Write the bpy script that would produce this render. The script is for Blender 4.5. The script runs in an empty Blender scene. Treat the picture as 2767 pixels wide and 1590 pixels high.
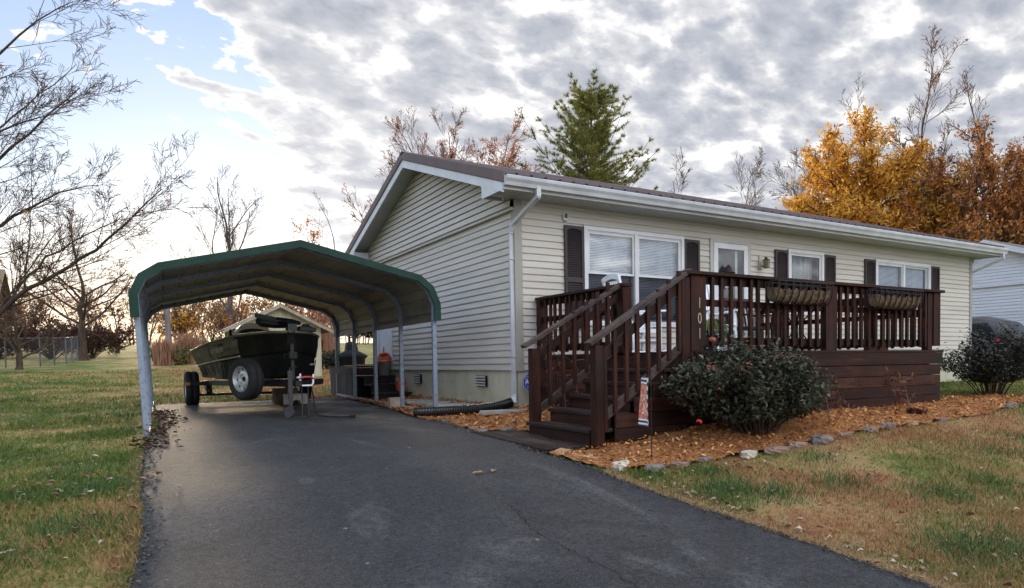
import bpy, bmesh, math, random
import numpy as np
from mathutils import Vector, Matrix
R=math.radians
random.seed(7); rng=np.random.default_rng(7)
S=bpy.context.scene; COL=S.collection
# ---------------------------------------------------------------- camera
cam=bpy.data.objects.new('camera',bpy.data.cameras.new('camera')); COL.objects.link(cam); S.camera=cam
cam.location=(-4.8382,-9.3984,0.6905)
yaw,pit,rol=0.583062,-0.0431349,-0.0126625
f0=Vector((math.sin(yaw),math.cos(yaw),0)); r0=Vector((math.cos(yaw),-math.sin(yaw),0)); u0=Vector((0,0,1))
fw=f0*math.cos(pit)+u0*math.sin(pit); up=-f0*math.sin(pit)+u0*math.cos(pit)
rt=r0*math.cos(rol)+up*math.sin(rol); up2=-r0*math.sin(rol)+up*math.cos(rol)
m=Matrix((rt,up2,-fw)).transposed(); cam.rotation_euler=m.to_euler()
cd=cam.data; cd.sensor_width=36; cd.lens=1929.98/2767*36; cd.shift_x=-(1608.01-1383.5)/2767; cd.shift_y=(1062.16-795)/2767
cd.clip_start=.05; cd.clip_end=3000
# ---------------------------------------------------------------- light
SUN_EL,SUN_AZ=R(5),R(4)          # azimuth clockwise from +Y
W=bpy.data.worlds.new('World'); S.world=W; W.use_nodes=True
S.view_settings.view_transform='Standard'; S.view_settings.look='None'; S.view_settings.gamma=1; S.view_settings.exposure=1.68
try: S.view_settings.use_curve_mapping=False
except Exception: pass
sl=bpy.data.lights.new('sun','SUN'); sl.energy=2.0; sl.angle=R(10); sl.color=(1,.78,.52)
sun=bpy.data.objects.new('sun',sl); COL.objects.link(sun)
sd=Vector((math.sin(SUN_AZ)*math.cos(SUN_EL),math.cos(SUN_AZ)*math.cos(SUN_EL),math.sin(SUN_EL)))
sun.rotation_euler=sd.to_track_quat('Z','Y').to_euler()
class NT:
    def __init__(s,t): s.t=t; t.nodes.clear()
    def n(s,k,**kw):
        o=s.t.nodes.new(k)
        for a,b in kw.items():
            if a[0]=='i': 
                key=a[1:]; key=int(key) if key.isdigit() else key.replace('_',' ')
                v=b
                if hasattr(v,'bl_idname') and hasattr(v,'links'): s.t.links.new(v,o.inputs[key])
                elif isinstance(v,bpy.types.NodeSocket): s.t.links.new(v,o.inputs[key])
                else: o.inputs[key].default_value=v
            else: setattr(o,a,b)
        return o
    def math(s,op,a,b=None,c=None,clamp=False):
        o=s.t.nodes.new('ShaderNodeMath'); o.operation=op; o.use_clamp=clamp
        for i,v in enumerate((a,b,c)):
            if v is None: continue
            if isinstance(v,bpy.types.NodeSocket): s.t.links.new(v,o.inputs[i])
            else: o.inputs[i].default_value=v
        return o.outputs[0]
    def noise(s,vec,scale,detail=4,rough=.5,dist=0,fac=True):
        o=s.t.nodes.new('ShaderNodeTexNoise'); s.t.links.new(vec,o.inputs['Vector'])
        o.inputs['Scale'].default_value=scale; o.inputs['Detail'].default_value=detail; o.inputs['Roughness'].default_value=rough; o.inputs['Distortion'].default_value=dist
        return o.outputs['Fac'] if fac else o.outputs['Color']
    def ramp(s,f,stops,interp='LINEAR'):
        o=s.t.nodes.new('ShaderNodeValToRGB'); s.t.links.new(f,o.inputs[0]); o.color_ramp.interpolation=interp
        e=o.color_ramp.elements
        while len(e)<len(stops): e.new(.5)
        for q,(p,c) in zip(e,stops): q.position=p; q.color=(c,c,c,1) if not hasattr(c,'__len__') else (*c[:3],1)
        return o.outputs[0]
    def mix(s,f,a,b,mode='MIX'):
        o=s.t.nodes.new('ShaderNodeMix'); o.data_type='RGBA'; o.blend_type=mode
        for i,v in ((0,f),(6,a),(7,b)):
            if isinstance(v,bpy.types.NodeSocket): s.t.links.new(v,o.inputs[i])
            elif i==0: o.inputs[0].default_value=v
            else: o.inputs[i].default_value=(*v[:3],1)
        return o.outputs[2]
    def mapping(s,vec,scale=(1,1,1),loc=(0,0,0),rot=(0,0,0)):
        o=s.t.nodes.new('ShaderNodeMapping'); s.t.links.new(vec,o.inputs[0]); o.inputs[1].default_value=loc; o.inputs[2].default_value=rot; o.inputs[3].default_value=scale
        return o.outputs[0]
def build_world():
    N=NT(W.node_tree)
    tc=N.n('ShaderNodeTexCoord'); D=tc.outputs['Generated']
    sx=N.n('ShaderNodeSeparateXYZ',i0=D)
    x,y,z=sx.outputs
    sky=N.n('ShaderNodeTexSky'); sky.sky_type='NISHITA'; sky.sun_disc=False; sky.sun_elevation=SUN_EL; sky.sun_rotation=SUN_AZ; sky.air_density=1.0; sky.dust_density=2.0; sky.ozone_density=1.5
    zc=N.math('ADD',N.math('MAXIMUM',z,0.0),.30)
    u=N.math('DIVIDE',x,zc); v=N.math('DIVIDE',y,zc)
    P=N.n('ShaderNodeCombineXYZ',i0=u,i1=v).outputs[0]
    Pr=N.mapping(P,rot=(0,0,R(-38)),scale=(1,1.25,1),loc=(4.3,2.2,0))
    big=N.noise(Pr,1.2,3,.5,.2)
    mid=N.noise(Pr,8.2,8,.60,.25)
    fine=N.noise(Pr,12,6,.6,.3)
    vor=N.n('ShaderNodeTexVoronoi',feature='SMOOTH_F1'); N.t.links.new(N.n('ShaderNodeVectorMath',operation='ADD',i0=Pr,i1=N.n('ShaderNodeVectorMath',operation='SCALE',i0=N.noise(Pr,6.2,4,.6,0,False),i3=.25).outputs[0]).outputs[0],vor.inputs['Vector']); vor.inputs['Scale'].default_value=10.5; vor.inputs['Smoothness'].default_value=.6
    vd=vor.outputs['Distance']
    az=N.math('ARCTAN2',x,y)                      # clockwise from +Y
    # a clear gap low on the left, wider towards the horizon
    el=N.math('ARCSINE',z)
    edge=N.math('ADD',az,N.math('MULTIPLY',el,.62))
    cov=N.n('ShaderNodeMapRange',i0=edge,i1=.19,i2=.40,i3=-.36,i4=.125).outputs[0]
    cov2=N.n('ShaderNodeMapRange',i0=az,i1=-.10,i2=.10,i3=.22,i4=0.0).outputs[0]
    hi=N.n('ShaderNodeMapRange',i0=el,i1=.25,i2=.34,i3=0.0,i4=1.0).outputs[0]
    cov=N.math('ADD',cov,N.math('MULTIPLY',cov2,hi))
    dens=N.math('ADD',N.math('ADD',N.math('MULTIPLY',mid,.60),N.math('MULTIPLY',fine,.30)),N.math('ADD',N.math('MULTIPLY',N.math('SUBTRACT',big,.5),.20),cov))
    dens=N.math('SUBTRACT',dens,N.math('MULTIPLY',N.math('SUBTRACT',vd,.30),.50))
    dens=N.math('ADD',dens,.105)
    mask=N.n('ShaderNodeMapRange',i0=dens,i1=.40,i2=.47); mask.interpolation_type='SMOOTHSTEP'; mask=N.math('MAXIMUM',mask.outputs[0],N.n('ShaderNodeMapRange',i0=edge,i1=.36,i2=.58,i3=0,i4=.97).outputs[0])
    thick=N.n('ShaderNodeMapRange',i0=dens,i1=.37,i2=.80).outputs[0]
    cl=N.ramp(thick,[(0,(1.15,1.12,1.09)),(.10,(.92,.905,.89)),(.22,(.72,.715,.72)),(.38,(.54,.545,.57)),(.6,(.41,.425,.47)),(1,(.30,.325,.38))])
    dot=N.n('ShaderNodeVectorMath',operation='DOT_PRODUCT'); N.t.links.new(D,dot.inputs[0]); dot.inputs[1].default_value=(math.sin(R(9))*.985,math.cos(R(9))*.985,.17)
    gl=N.math('POWER',N.math('MAXIMUM',dot.outputs['Value'],0.0),45.0)
    glow=N.mix(gl,(0,0,0),(.9,.82,.70))
    cl2=N.mix(1.0,cl,N.mix(.22,(0,0,0),glow),'ADD')
    # out-of-view clouds behind and left boosted: added fill light for the house walls
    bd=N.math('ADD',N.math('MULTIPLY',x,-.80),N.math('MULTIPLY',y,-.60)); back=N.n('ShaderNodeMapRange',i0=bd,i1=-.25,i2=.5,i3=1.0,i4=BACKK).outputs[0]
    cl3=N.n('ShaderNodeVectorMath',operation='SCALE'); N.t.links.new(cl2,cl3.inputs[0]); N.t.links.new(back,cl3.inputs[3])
    base=N.ramp(z,[(0,(1.15,.92,.64)),(.05,(1.0,.91,.78)),(.12,(.86,.90,.93)),(.20,(.58,.73,.92)),(.30,(.44,.59,.82)),(.42,(.35,.50,.78)),(.7,(.24,.42,.82))])
    cool=N.ramp(z,[(0,(.62,.66,.72)),(.14,(.70,.76,.84)),(.30,(.45,.60,.88)),(.7,(.24,.42,.82))])
    base=N.mix(N.n('ShaderNodeMapRange',i0=N.math('SUBTRACT',N.math('MULTIPLY',y,.7),N.math('MULTIPLY',x,.7)),i1=-.25,i2=.40).outputs[0],cool,base)
    base=N.mix(1.0,base,N.mix(.22,(0,0,0),glow),'ADD')
    nish=N.n('ShaderNodeVectorMath',operation='SCALE',i0=sky.outputs[0]); nish.inputs[3].default_value=.06
    base=N.mix(.85,nish.outputs[0],base)
    hz=N.n('ShaderNodeMapRange',i0=z,i1=.03,i2=.17,i3=.85,i4=0.0).outputs[0]
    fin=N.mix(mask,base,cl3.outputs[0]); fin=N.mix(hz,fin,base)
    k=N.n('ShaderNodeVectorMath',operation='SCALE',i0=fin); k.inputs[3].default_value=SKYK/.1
    bg=N.n('ShaderNodeBackground',i0=k.outputs[0],i1=.1)
    N.n('ShaderNodeOutputWorld',i0=bg.outputs[0])
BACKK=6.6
SKYK=.44
build_world()
# ---------------------------------------------------------------- helpers
def col(c): return (*c,1) if len(c)==3 else c
MATS={}
def M(name,c1,c2=None,scale=6,rough=.7,bump=0,bscale=None,metal=0,spec=.4,stretch=(1,1,1),c3=None,detail=5,island=0,trans=0,rvar=0,lo=.35,hi=.65):
    if name in MATS: return MATS[name]
    m=bpy.data.materials.new(name); m.use_nodes=True; N=NT(m.node_tree)
    tc=N.n('ShaderNodeTexCoord').outputs['Object']; v=N.mapping(tc,scale=stretch)
    b=N.n('ShaderNodeBsdfPrincipled'); b.inputs['Roughness'].default_value=rough; b.inputs['Metallic'].default_value=metal; b.inputs['Specular IOR Level'].default_value=spec
    if c2 is None: c2=tuple(min(1,q*1.12) for q in c1); c1=tuple(q*.9 for q in c1)
    f=N.noise(v,scale,detail,.6)
    if island:
        g=N.n('ShaderNodeNewGeometry').outputs['Random Per Island']
        f=N.math('ADD',N.math('MULTIPLY',f,1-island),N.math('MULTIPLY',g,island))
        lo2,hi2=lo*(1-island),hi*(1-island)+island
    else: lo2,hi2=lo,hi
    st=[(lo2,c1),(hi2,c2)] if c3 is None else [(lo2,c1),((lo2+hi2)/2,c2),(hi2,c3)]
    cc=N.ramp(f,st); N.t.links.new(cc,b.inputs['Base Color'])
    if rvar:
        rr=N.ramp(N.noise(v,scale*.7,4,.6),[(.35,rough-rvar),(.65,rough+rvar)]); N.t.links.new(rr,b.inputs['Roughness'])
    if bump:
        bn=N.n('ShaderNodeBump'); bn.inputs['Strength'].default_value=bump; bn.inputs['Distance'].default_value=.02
        N.t.links.new(N.noise(v,bscale or scale*4,4,.65),bn.inputs['Height']); N.t.links.new(bn.outputs[0],b.inputs['Normal'])
    out=b.outputs[0]
    if trans:
        t=N.n('ShaderNodeBsdfTranslucent'); N.t.links.new(cc,t.inputs[0]); mx=N.n('ShaderNodeMixShader'); mx.inputs[0].default_value=trans
        N.t.links.new(out,mx.inputs[1]); N.t.links.new(t.outputs[0],mx.inputs[2]); out=mx.outputs[0]
    o=N.n('ShaderNodeOutputMaterial'); N.t.links.new(out,o.inputs[0]); MATS[name]=m
    return m
class MB:
    def __init__(s): s.v=[]; s.f=[]; s.mi=[]; s.cur=0
    def add(s,v,f):
        n=len(s.v); s.v.extend([tuple(p) for p in v]); s.f.extend([tuple(i+n for i in q) for q in f]); s.mi.extend([s.cur]*len(f)); return s
    def box(s,x0,x1,y0,y1,z0,z1):
        return s.add([(x0,y0,z0),(x1,y0,z0),(x1,y1,z0),(x0,y1,z0),(x0,y0,z1),(x1,y0,z1),(x1,y1,z1),(x0,y1,z1)],[(0,3,2,1),(4,5,6,7),(0,1,5,4),(1,2,6,5),(2,3,7,6),(3,0,4,7)])
    def beam(s,p0,p1,w,h,upv=(0,0,1)):
        p0=Vector(p0); p1=Vector(p1); d=(p1-p0).normalized(); a=d.cross(Vector(upv)).normalized()*(w/2); b=a.cross(d).normalized()*(h/2)
        v=[p+sa*a+sb*b for p in (p0,p1) for sa,sb in ((-1,-1),(1,-1),(1,1),(-1,1))]
        return s.add(v,[(3,2,1,0),(4,5,6,7),(0,1,5,4),(1,2,6,5),(2,3,7,6),(3,0,4,7)])
    def tube(s,pts,r,n=8,cap=True):
        pts=[Vector(p) for p in pts]; k=len(pts); rr=r if hasattr(r,'__len__') else [r]*k
        v=[]; f=[]; a=None
        for i,p in enumerate(pts):
            d=(pts[min(i+1,k-1)]-pts[max(i-1,0)])
            if d.length<1e-9: d=Vector((0,0,1))
            d.normalize()
            if a is None: a=d.orthogonal().normalized()
            else:
                a=(a-d*a.dot(d)); a=a.normalized() if a.length>1e-6 else d.orthogonal().normalized()
            b=d.cross(a)
            for j in range(n):
                t=2*math.pi*j/n; v.append(p+(a*math.cos(t)+b*math.sin(t))*rr[i])
        for i in range(k-1):
            for j in range(n):
                f.append((i*n+j,i*n+(j+1)%n,(i+1)*n+(j+1)%n,(i+1)*n+j))
        if cap: f.append(tuple(range(n))[::-1]); f.append(tuple(range((k-1)*n,k*n)))
        return s.add(v,f)
    def lathe(s,prof,c=(0,0,0),axis=(0,0,1),n=24,arc=1.0):
        ax=Vector(axis).normalized(); a=ax.orthogonal().normalized(); b=ax.cross(a); c=Vector(c); k=len(prof); v=[]; f=[]
        for r,h in prof:
            for j in range(n):
                t=2*math.pi*arc*j/n; v.append(c+ax*h+(a*math.cos(t)+b*math.sin(t))*r)
        for i in range(k-1):
            for j in range(n if arc==1 else n-1): f.append((i*n+j,i*n+(j+1)%n,(i+1)*n+(j+1)%n,(i+1)*n+j))
        return s.add(v,f)
    def prism(s,poly,vec):          # extrude a closed planar polygon
        k=len(poly); vec=Vector(vec); v=[Vector(p) for p in poly]+[Vector(p)+vec for p in poly]
        return s.add(v,[tuple(range(k))[::-1],tuple(range(k,2*k))]+[(i,(i+1)%k,(i+1)%k+k,i+k) for i in range(k)])
    def ball(s,c,r,n=10,m=7,sc=(1,1,1),jit=0):
        c=Vector(c); v=[]; f=[]
        for i in range(m+1):
            ph=math.pi*i/m
            for j in range(n):
                t=2*math.pi*j/n; q=1+jit*(random.random()-.5)
                v.append((c.x+r*sc[0]*math.sin(ph)*math.cos(t)*q,c.y+r*sc[1]*math.sin(ph)*math.sin(t)*q,c.z+r*sc[2]*math.cos(ph)*q))
        for i in range(m):
            for j in range(n): f.append((i*n+j,(i+1)*n+j,(i+1)*n+(j+1)%n,i*n+(j+1)%n))
        return s.add(v,f)
    def grid(s,P):                   # P[i][j]
        a=len(P); b=len(P[0]); return s.add([p for r in P for p in r],[(i*b+j,i*b+j+1,(i+1)*b+j+1,(i+1)*b+j) for i in range(a-1) for j in range(b-1)])
    def build(s,name,mat,parent=None,smooth=False,bevel=0,fixn=False):
        me=bpy.data.meshes.new(name); me.from_pydata(s.v,[],s.f)
        for mm in (mat if isinstance(mat,(list,tuple)) else [mat]): me.materials.append(mm)
        if isinstance(mat,(list,tuple)): me.polygons.foreach_set('material_index',s.mi)
        if fixn:
            bm=bmesh.new(); bm.from_mesh(me); bmesh.ops.recalc_face_normals(bm,faces=bm.faces); bm.to_mesh(me); bm.free()
        if smooth: me.polygons.foreach_set('use_smooth',[True]*len(me.polygons))
        me.update()
        return link(name,me,parent,bevel)
def link(name,me,parent=None,bevel=0):
    o=bpy.data.objects.new(name,me); COL.objects.link(o)
    if parent is not None: setpar(o,parent)
    if bevel:
        b=o.modifiers.new('edge','BEVEL'); b.width=bevel; b.segments=2; b.limit_method='ANGLE'
    return o
WM={}
def setpar(o,p):
    o.parent=p; o.matrix_parent_inverse=WM.get(p.name,Matrix.Identity(4)).inverted()
def fast(name,V,F,mat,parent=None,k=3,smooth=False):
    V=np.asarray(V,np.float32).reshape(-1,3); F=np.asarray(F,np.int32).reshape(-1,k); n=len(F)
    me=bpy.data.meshes.new(name); me.vertices.add(len(V)); me.vertices.foreach_set('co',V.ravel())
    me.loops.add(n*k); me.loops.foreach_set('vertex_index',F.ravel())
    me.polygons.add(n); me.polygons.foreach_set('loop_start',np.arange(0,n*k,k,dtype=np.int32)); me.polygons.foreach_set('loop_total',np.full(n,k,np.int32))
    if smooth: me.polygons.foreach_set('use_smooth',np.ones(n,bool))
    me.update(calc_edges=True); me.validate()
    me.materials.append(mat); return link(name,me,parent)
def tag(o,label,cat,group=None,kind=None):
    if label: o['label']=label
    if cat: o['category']=cat
    if group: o['group']=group
    if kind: o['kind']=kind
    return o
def thing(name,label,cat,loc=(0,0,0),group=None,rz=0):
    o=bpy.data.objects.new(name,None); COL.objects.link(o); o.location=loc; o.rotation_euler=(0,0,rz); o.empty_display_size=.1
    WM[o.name]=Matrix.Translation(loc)@Matrix.Rotation(rz,4,'Z')
    return tag(o,label,cat,group)
def struct(o): o['kind']='structure'; return o
def copy_tree(o,parent=None):
    c=o.copy(); COL.objects.link(c)
    if parent is not None: c.parent=parent
    for ch in list(o.children): copy_tree(ch,c)
    return c
def text_mesh(s,size,depth,fn,name,mat,parent,center=True,bold=0):
    cu=bpy.data.curves.new('lettering','FONT'); cu.body=s; cu.size=size; cu.extrude=depth; cu.offset=bold
    if center: cu.align_x='CENTER'; cu.align_y='CENTER'
    to=bpy.data.objects.new('lettering',cu); COL.objects.link(to)
    dg=bpy.context.evaluated_depsgraph_get(); me=bpy.data.meshes.new_from_object(to.evaluated_get(dg)); bpy.data.objects.remove(to)
    for v in me.vertices: v.co=fn(v.co)
    me.materials.clear(); me.materials.append(mat); return link(name,me,parent)
# ---------------------------------------------------------------- terrain function
KY=np.array([-60,-40,-20,-12,-9.4,-7,-5,-3.6,-1.5,1,7,10,14,18,30,60,120,400.]);KZ=np.array([-3.2,-2.7,-1.75,-1.12,-.85,-.58,-.36,-.2,-.13,-.085,-.05,.02,.17,.3,.85,2.4,4.5,7.])
def pch(x):
    x=np.clip(x,KY[0],KY[-1]); h=np.diff(KY); d=np.diff(KZ)/h
    m=np.zeros(len(KY)); m[0]=d[0]; m[-1]=d[-1]
    w1=2*h[1:]+h[:-1]; w2=h[1:]+2*h[:-1]; m[1:-1]=(w1+w2)/(w1/d[:-1]+w2/d[1:])
    i=np.clip(np.searchsorted(KY,x)-1,0,len(h)-1); t=(x-KY[i])/h[i]
    return (2*t**3-3*t**2+1)*KZ[i]+(t**3-2*t**2+t)*h[i]*m[i]+(-2*t**3+3*t**2)*KZ[i+1]+(t**3-t**2)*h[i]*m[i+1]
def ss(a,b,x):
    t=np.clip((x-a)/(b-a),0,1); return t*t*(3-2*t)
def G(x,y):
    x=np.asarray(x,float);y=np.asarray(y,float)
    return pch(y)+.22*ss(-1.3,1.5,x)*ss(-9,-3.5,y)*(1-ss(8,13,y))-.09*ss(-4.4,-4.72,x)*ss(-2.5,0,y)*(1-ss(4,7,y))*ss(-9,-5,x)
def gz(x,y): return float(G(x,y))
def inpoly(px,py,poly):
    px=np.asarray(px);py=np.asarray(py); r=np.zeros(px.shape,bool); n=len(poly)
    for i in range(n):
        x1,y1=poly[i];x2,y2=poly[(i+1)%n]
        if y1==y2: continue
        c=((y1>py)!=(y2>py))&(px<(x2-x1)*(py-y1)/(y2-y1)+x1); r^=c
    return r
def smooth_line(pts,sub=6,closed=False):
    out=[];n=len(pts); rngi=range(n if closed else n-1)
    for i in rngi:
        if closed: p0,p1,p2,p3=[np.array(pts[(i+k)%n],float) for k in (-1,0,1,2)]
        else: p0,p1,p2,p3=[np.array(pts[min(max(i+k,0),n-1)],float) for k in (-1,0,1,2)]
        for s in range(sub):
            t=s/sub; out.append(tuple(.5*((2*p1)+(-p0+p2)*t+(2*p0-5*p1+4*p2-p3)*t*t+(-p0+3*p1-3*p2+p3)*t**3)))
    if not closed: out.append(tuple(map(float,pts[-1])))
    return out
# ---------------------------------------------------------------- ground, driveway, bed
DL=[(-4.36,7.06),(-4.36,6.15),(-4.41,3.5),(-4.45,1.33),(-4.58,.3),(-4.66,-.6),(-4.73,-2.2),(-4.76,-3.2),(-4.80,-4.6),(-4.87,-5.5),(-5.0,-6.6),(-5.3,-9),(-5.8,-13),(-6.5,-22)]
DR=[(-.87,7.06),(-.95,5),(-1.05,3.09),(-1.25,1.5),(-1.35,.6),(-1.28,-.4),(-1.36,-1.6),(-1.40,-2.4),(-1.5,-3.54),(-1.43,-4.2),(-1.37,-4.87),(-1.25,-5.67),(-1.17,-6.5),(-1.12,-7.2),(-1.0,-9),(-.6,-13),(.2,-22)]
dl=smooth_line(DL,5); dr=smooth_line(DR,5)
dlx=lambda y: np.interp(-np.asarray(y),[-p[1] for p in dl],[p[0] for p in dl]); drx=lambda y: np.interp(-np.asarray(y),[-p[1] for p in dr],[p[0] for p in dr])
DRIVE=dl+dr[::-1]
BEDO=[(-1.36,-4.16),(-1.22,-4.33),(-.82,-4.42),(-.31,-4.5),(.18,-4.6),(1.02,-4.69),(1.8,-4.58),(3.15,-4.5),(4.4,-4.4),(5.39,-4.24),(6.44,-4.0),(7.2,-3.75),(7.5,-3.4)]
BED=[p for p in dr if p[1]>-4.0]+smooth_line(BEDO,4)+[(7.0,-3.2),(5.3,-3.25),(4.9,-3.3),(4.9,.05),(.05,.05),(.05,7.1)]
HOUSE=[(-.05,-.05),(12.3,-.05),(12.3,7.3),(-.05,7.3)]; DECKP=[(.3,-3.6),(5.05,-3.6),(5.05,0),(.3,0)]; STEPP=[(-1.05,-3.6),(.3,-3.6),(.3,-2.1),(-1.05,-2.1)]
def lawn_mat(name,island=0,bright=1.0,trans=0):
    m=bpy.data.materials.new(name); m.use_nodes=True; N=NT(m.node_tree)
    v=N.n('ShaderNodeTexCoord').outputs['Object']; sx=N.n('ShaderNodeSeparateXYZ',i0=v)
    n1=N.noise(v,.55,5,.65,.5); n2=N.noise(v,2.6,5,.7); n3=N.noise(v,34,2,.6)
    bx=N.n('ShaderNodeMapRange',i0=sx.outputs[0],i1=-5.2,i2=-.8,i3=-.075,i4=.07).outputs[0]
    far=N.n('ShaderNodeMapRange',i0=sx.outputs[1],i1=3,i2=12,i3=0,i4=.045).outputs[0]
    t=N.math('ADD',N.math('ADD',N.math('MULTIPLY',n1,.80),N.math('MULTIPLY',n2,.46)),N.math('ADD',N.math('SUBTRACT',bx,.15),far))
    t=N.math('ADD',t,N.n('ShaderNodeMapRange',i0=sx.outputs[0],i1=4.5,i2=8,i3=0,i4=-.16).outputs[0])
    t=N.math('ADD',t,N.math('MULTIPLY',N.math('SUBTRACT',n3,.5),.30))
    if island:
        g=N.n('ShaderNodeNewGeometry').outputs['Random Per Island']; t=N.math('ADD',t,N.math('MULTIPLY',N.math('SUBTRACT',g,.5),island))
    k=bright*1.3
    c=N.ramp(t,[(.30,(.048*k,.082*k,.018*k)),(.41,(.095*k,.125*k,.026*k)),(.475,(.17*k,.16*k,.046*k)),(.545,(.31*k,.21*k,.095*k)),(.63,(.27*k,.135*k,.06*k)),(.75,(.19*k,.080*k,.040*k))])
    b=N.n('ShaderNodeBsdfPrincipled',i0=c); b.inputs['Roughness'].default_value=.8; b.inputs['Specular IOR Level'].default_value=.2
    bn=N.n('ShaderNodeBump'); bn.inputs['Strength'].default_value=.8; bn.inputs['Distance'].default_value=.03; N.t.links.new(N.noise(v,45,4,.7),bn.inputs['Height']); N.t.links.new(bn.outputs[0],b.inputs['Normal'])
    out=b.outputs[0]
    if trans:
        tr=N.n('ShaderNodeBsdfTranslucent',i0=c); mx=N.n('ShaderNodeMixShader',i0=trans); N.t.links.new(out,mx.inputs[1]); N.t.links.new(tr.outputs[0],mx.inputs[2]); out=mx.outputs[0]
    N.n('ShaderNodeOutputMaterial',i0=out); MATS[name]=m; return m
def axis(a,b,step,lo,hi):
    c=list(np.arange(a,b+1e-6,step)); s=step; x=a
    while x>lo: s*=1.25; x-=s; c.insert(0,x)
    s=step; x=b
    while x<hi: s*=1.25; x+=s; c.append(x)
    return np.array(c)
gx=axis(-13,14,.25,-260,300); gy=axis(-11,20,.25,-60,420)
XX,YY=np.meshgrid(gx,gy,indexing='ij')
ZZ=G(XX,YY)-.02*inpoly(XX,YY,DRIVE)-.012*inpoly(XX,YY,BED)-.2*inpoly(XX,YY,[(.3,.3),(11.9,.3),(11.9,6.9),(.3,6.9)])
bump=(np.sin(XX*2.1+np.sin(YY*1.7))*np.sin(YY*2.3+1.3*np.sin(XX*1.1)))*.012
ZZ=ZZ+bump*(~inpoly(XX,YY,DRIVE))*(~inpoly(XX,YY,BED))
nx,ny=XX.shape; idx=np.arange(nx*ny).reshape(nx,ny)
F=np.stack([idx[:-1,:-1],idx[1:,:-1],idx[1:,1:],idx[:-1,1:]],-1).reshape(-1,4)
gm=lawn_mat('lawn_soil')
ground=fast('ground',np.stack([XX,YY,ZZ],-1),F,gm,k=4,smooth=True); struct(ground)
def asphalt():
    m=bpy.data.materials.new('asphalt'); m.use_nodes=True; N=NT(m.node_tree)
    v=N.n('ShaderNodeTexCoord').outputs['Object']; sx=N.n('ShaderNodeSeparateXYZ',i0=v)
    n1=N.noise(v,.55,5,.62,.6); n2=N.noise(v,3.5,5,.7); ag=N.noise(v,150,2,.7); ag2=N.noise(v,55,3,.7)
    stn=N.noise(v,1.0,6,.7,1.5)
    wear=N.noise(N.mapping(v,scale=(1,.35,1)),1.3,6,.65,1.2)
    c=N.ramp(N.math('ADD',N.math('MULTIPLY',n1,.6),N.math('MULTIPLY',n2,.4)),[(.37,(.013,.0138,.0165)),(.5,(.030,.0313,.035)),(.65,(.064,.065,.069))])
    c=N.mix(N.ramp(stn,[(.53,0.),(.60,.55)]),c,(.012,.013,.017))
    c=N.mix(N.ramp(wear,[(.56,0.),(.70,.65)]),c,(.17,.168,.165))
    c=N.mix(N.ramp(ag,[(.52,0.),(.70,.7)]),c,(.21,.205,.20)); c=N.mix(N.ramp(N.noise(v,38,3,.75),[(.56,0.),(.74,.6)]),c,(.15,.147,.145))
    c=N.mix(N.ramp(ag2,[(.34,.85),(.48,0.)]),c,(.012,.012,.014))
    c=N.mix(N.ramp(N.noise(v,17,4,.8),[(.34,.75),(.5,0.)]),c,(.016,.017,.021)); c=N.mix(N.ramp(N.noise(v,13,4,.8),[(.56,0.),(.75,.55)]),c,(.10,.10,.104))
    sp=N.noise(v,9,1,.5); c=N.mix(N.ramp(sp,[(.78,0.),(.80,.7)]),c,(.4,.38,.35))
    c=N.mix(1.0,c,N.ramp(N.noise(v,30,5,.85),[(.36,.35),(.5,1.0),(.64,1.0),(.72,1.0)]),'MULTIPLY'); c=N.mix(N.ramp(N.noise(v,24,4,.85),[(.57,0.),(.70,.5)]),c,(.13,.13,.132))
    b=N.n('ShaderNodeBsdfPrincipled',i0=c)
    wet=N.n('ShaderNodeMapRange',i0=sx.outputs[1],i1=-4.0,i2=1.0).outputs[0]
    wn=N.ramp(N.noise(v,1.1,4,.6,.5),[(.38,0.),(.6,1.)])
    w=N.math('MULTIPLY',N.math('MULTIPLY',wet,wn),N.n('ShaderNodeMapRange',i0=sx.outputs[0],i1=-3.3,i2=-2.3).outputs[0])
    N.t.links.new(N.math('SUBTRACT',N.math('ADD',.60,N.math('MULTIPLY',n2,.2)),N.math('MULTIPLY',w,.32)),b.inputs['Roughness']); b.inputs['Specular IOR Level'].default_value=.38
    bn=N.n('ShaderNodeBump'); bn.inputs['Strength'].default_value=1.0; bn.inputs['Distance'].default_value=.018
    N.t.links.new(N.math('ADD',N.noise(v,60,4,.75),N.math('MULTIPLY',n2,.8)),bn.inputs['Height']); N.t.links.new(bn.outputs[0],b.inputs['Normal'])
    N.n('ShaderNodeOutputMaterial',i0=b.outputs[0]); return m
ys=np.concatenate([np.arange(-22,-10,.6),np.arange(-10,7.07,.07)]); ts=np.concatenate([[0,.004],np.linspace(.012,.988,26),[.996,1]])
def n1d(y,seed,step):
    r_=np.random.default_rng(seed).normal(size=4000); return np.interp((np.asarray(y)+60)/step,np.arange(4000),r_)
wob=lambda y,s: .010*n1d(y,1+int(s),.8)+.006*n1d(y,11+int(s),.19)+.005*n1d(y,21+int(s),.06)
lx=dlx(ys)+wob(ys,0.)*(ys<6.9); rx=drx(ys)+wob(ys,2.)
PX=lx[:,None]*(1-ts)+rx[:,None]*ts; PY=np.repeat(ys[:,None],len(ts),1)
PZ=G(np.clip(PX,-4.42,None),PY)+.018-.035*((ts==0)|(ts==1)); PZ[-1]-=.06
a,b=PX.shape; idx=np.arange(a*b).reshape(a,b); F=np.stack([idx[:-1,:-1],idx[:-1,1:],idx[1:,1:],idx[1:,:-1]],-1).reshape(-1,4)
drive=fast('driveway',np.stack([PX,PY,PZ],-1),F,asphalt(),k=4,smooth=True); struct(drive)
DZ=lambda x,y: gz(max(x,-4.42),y)+.018
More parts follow.
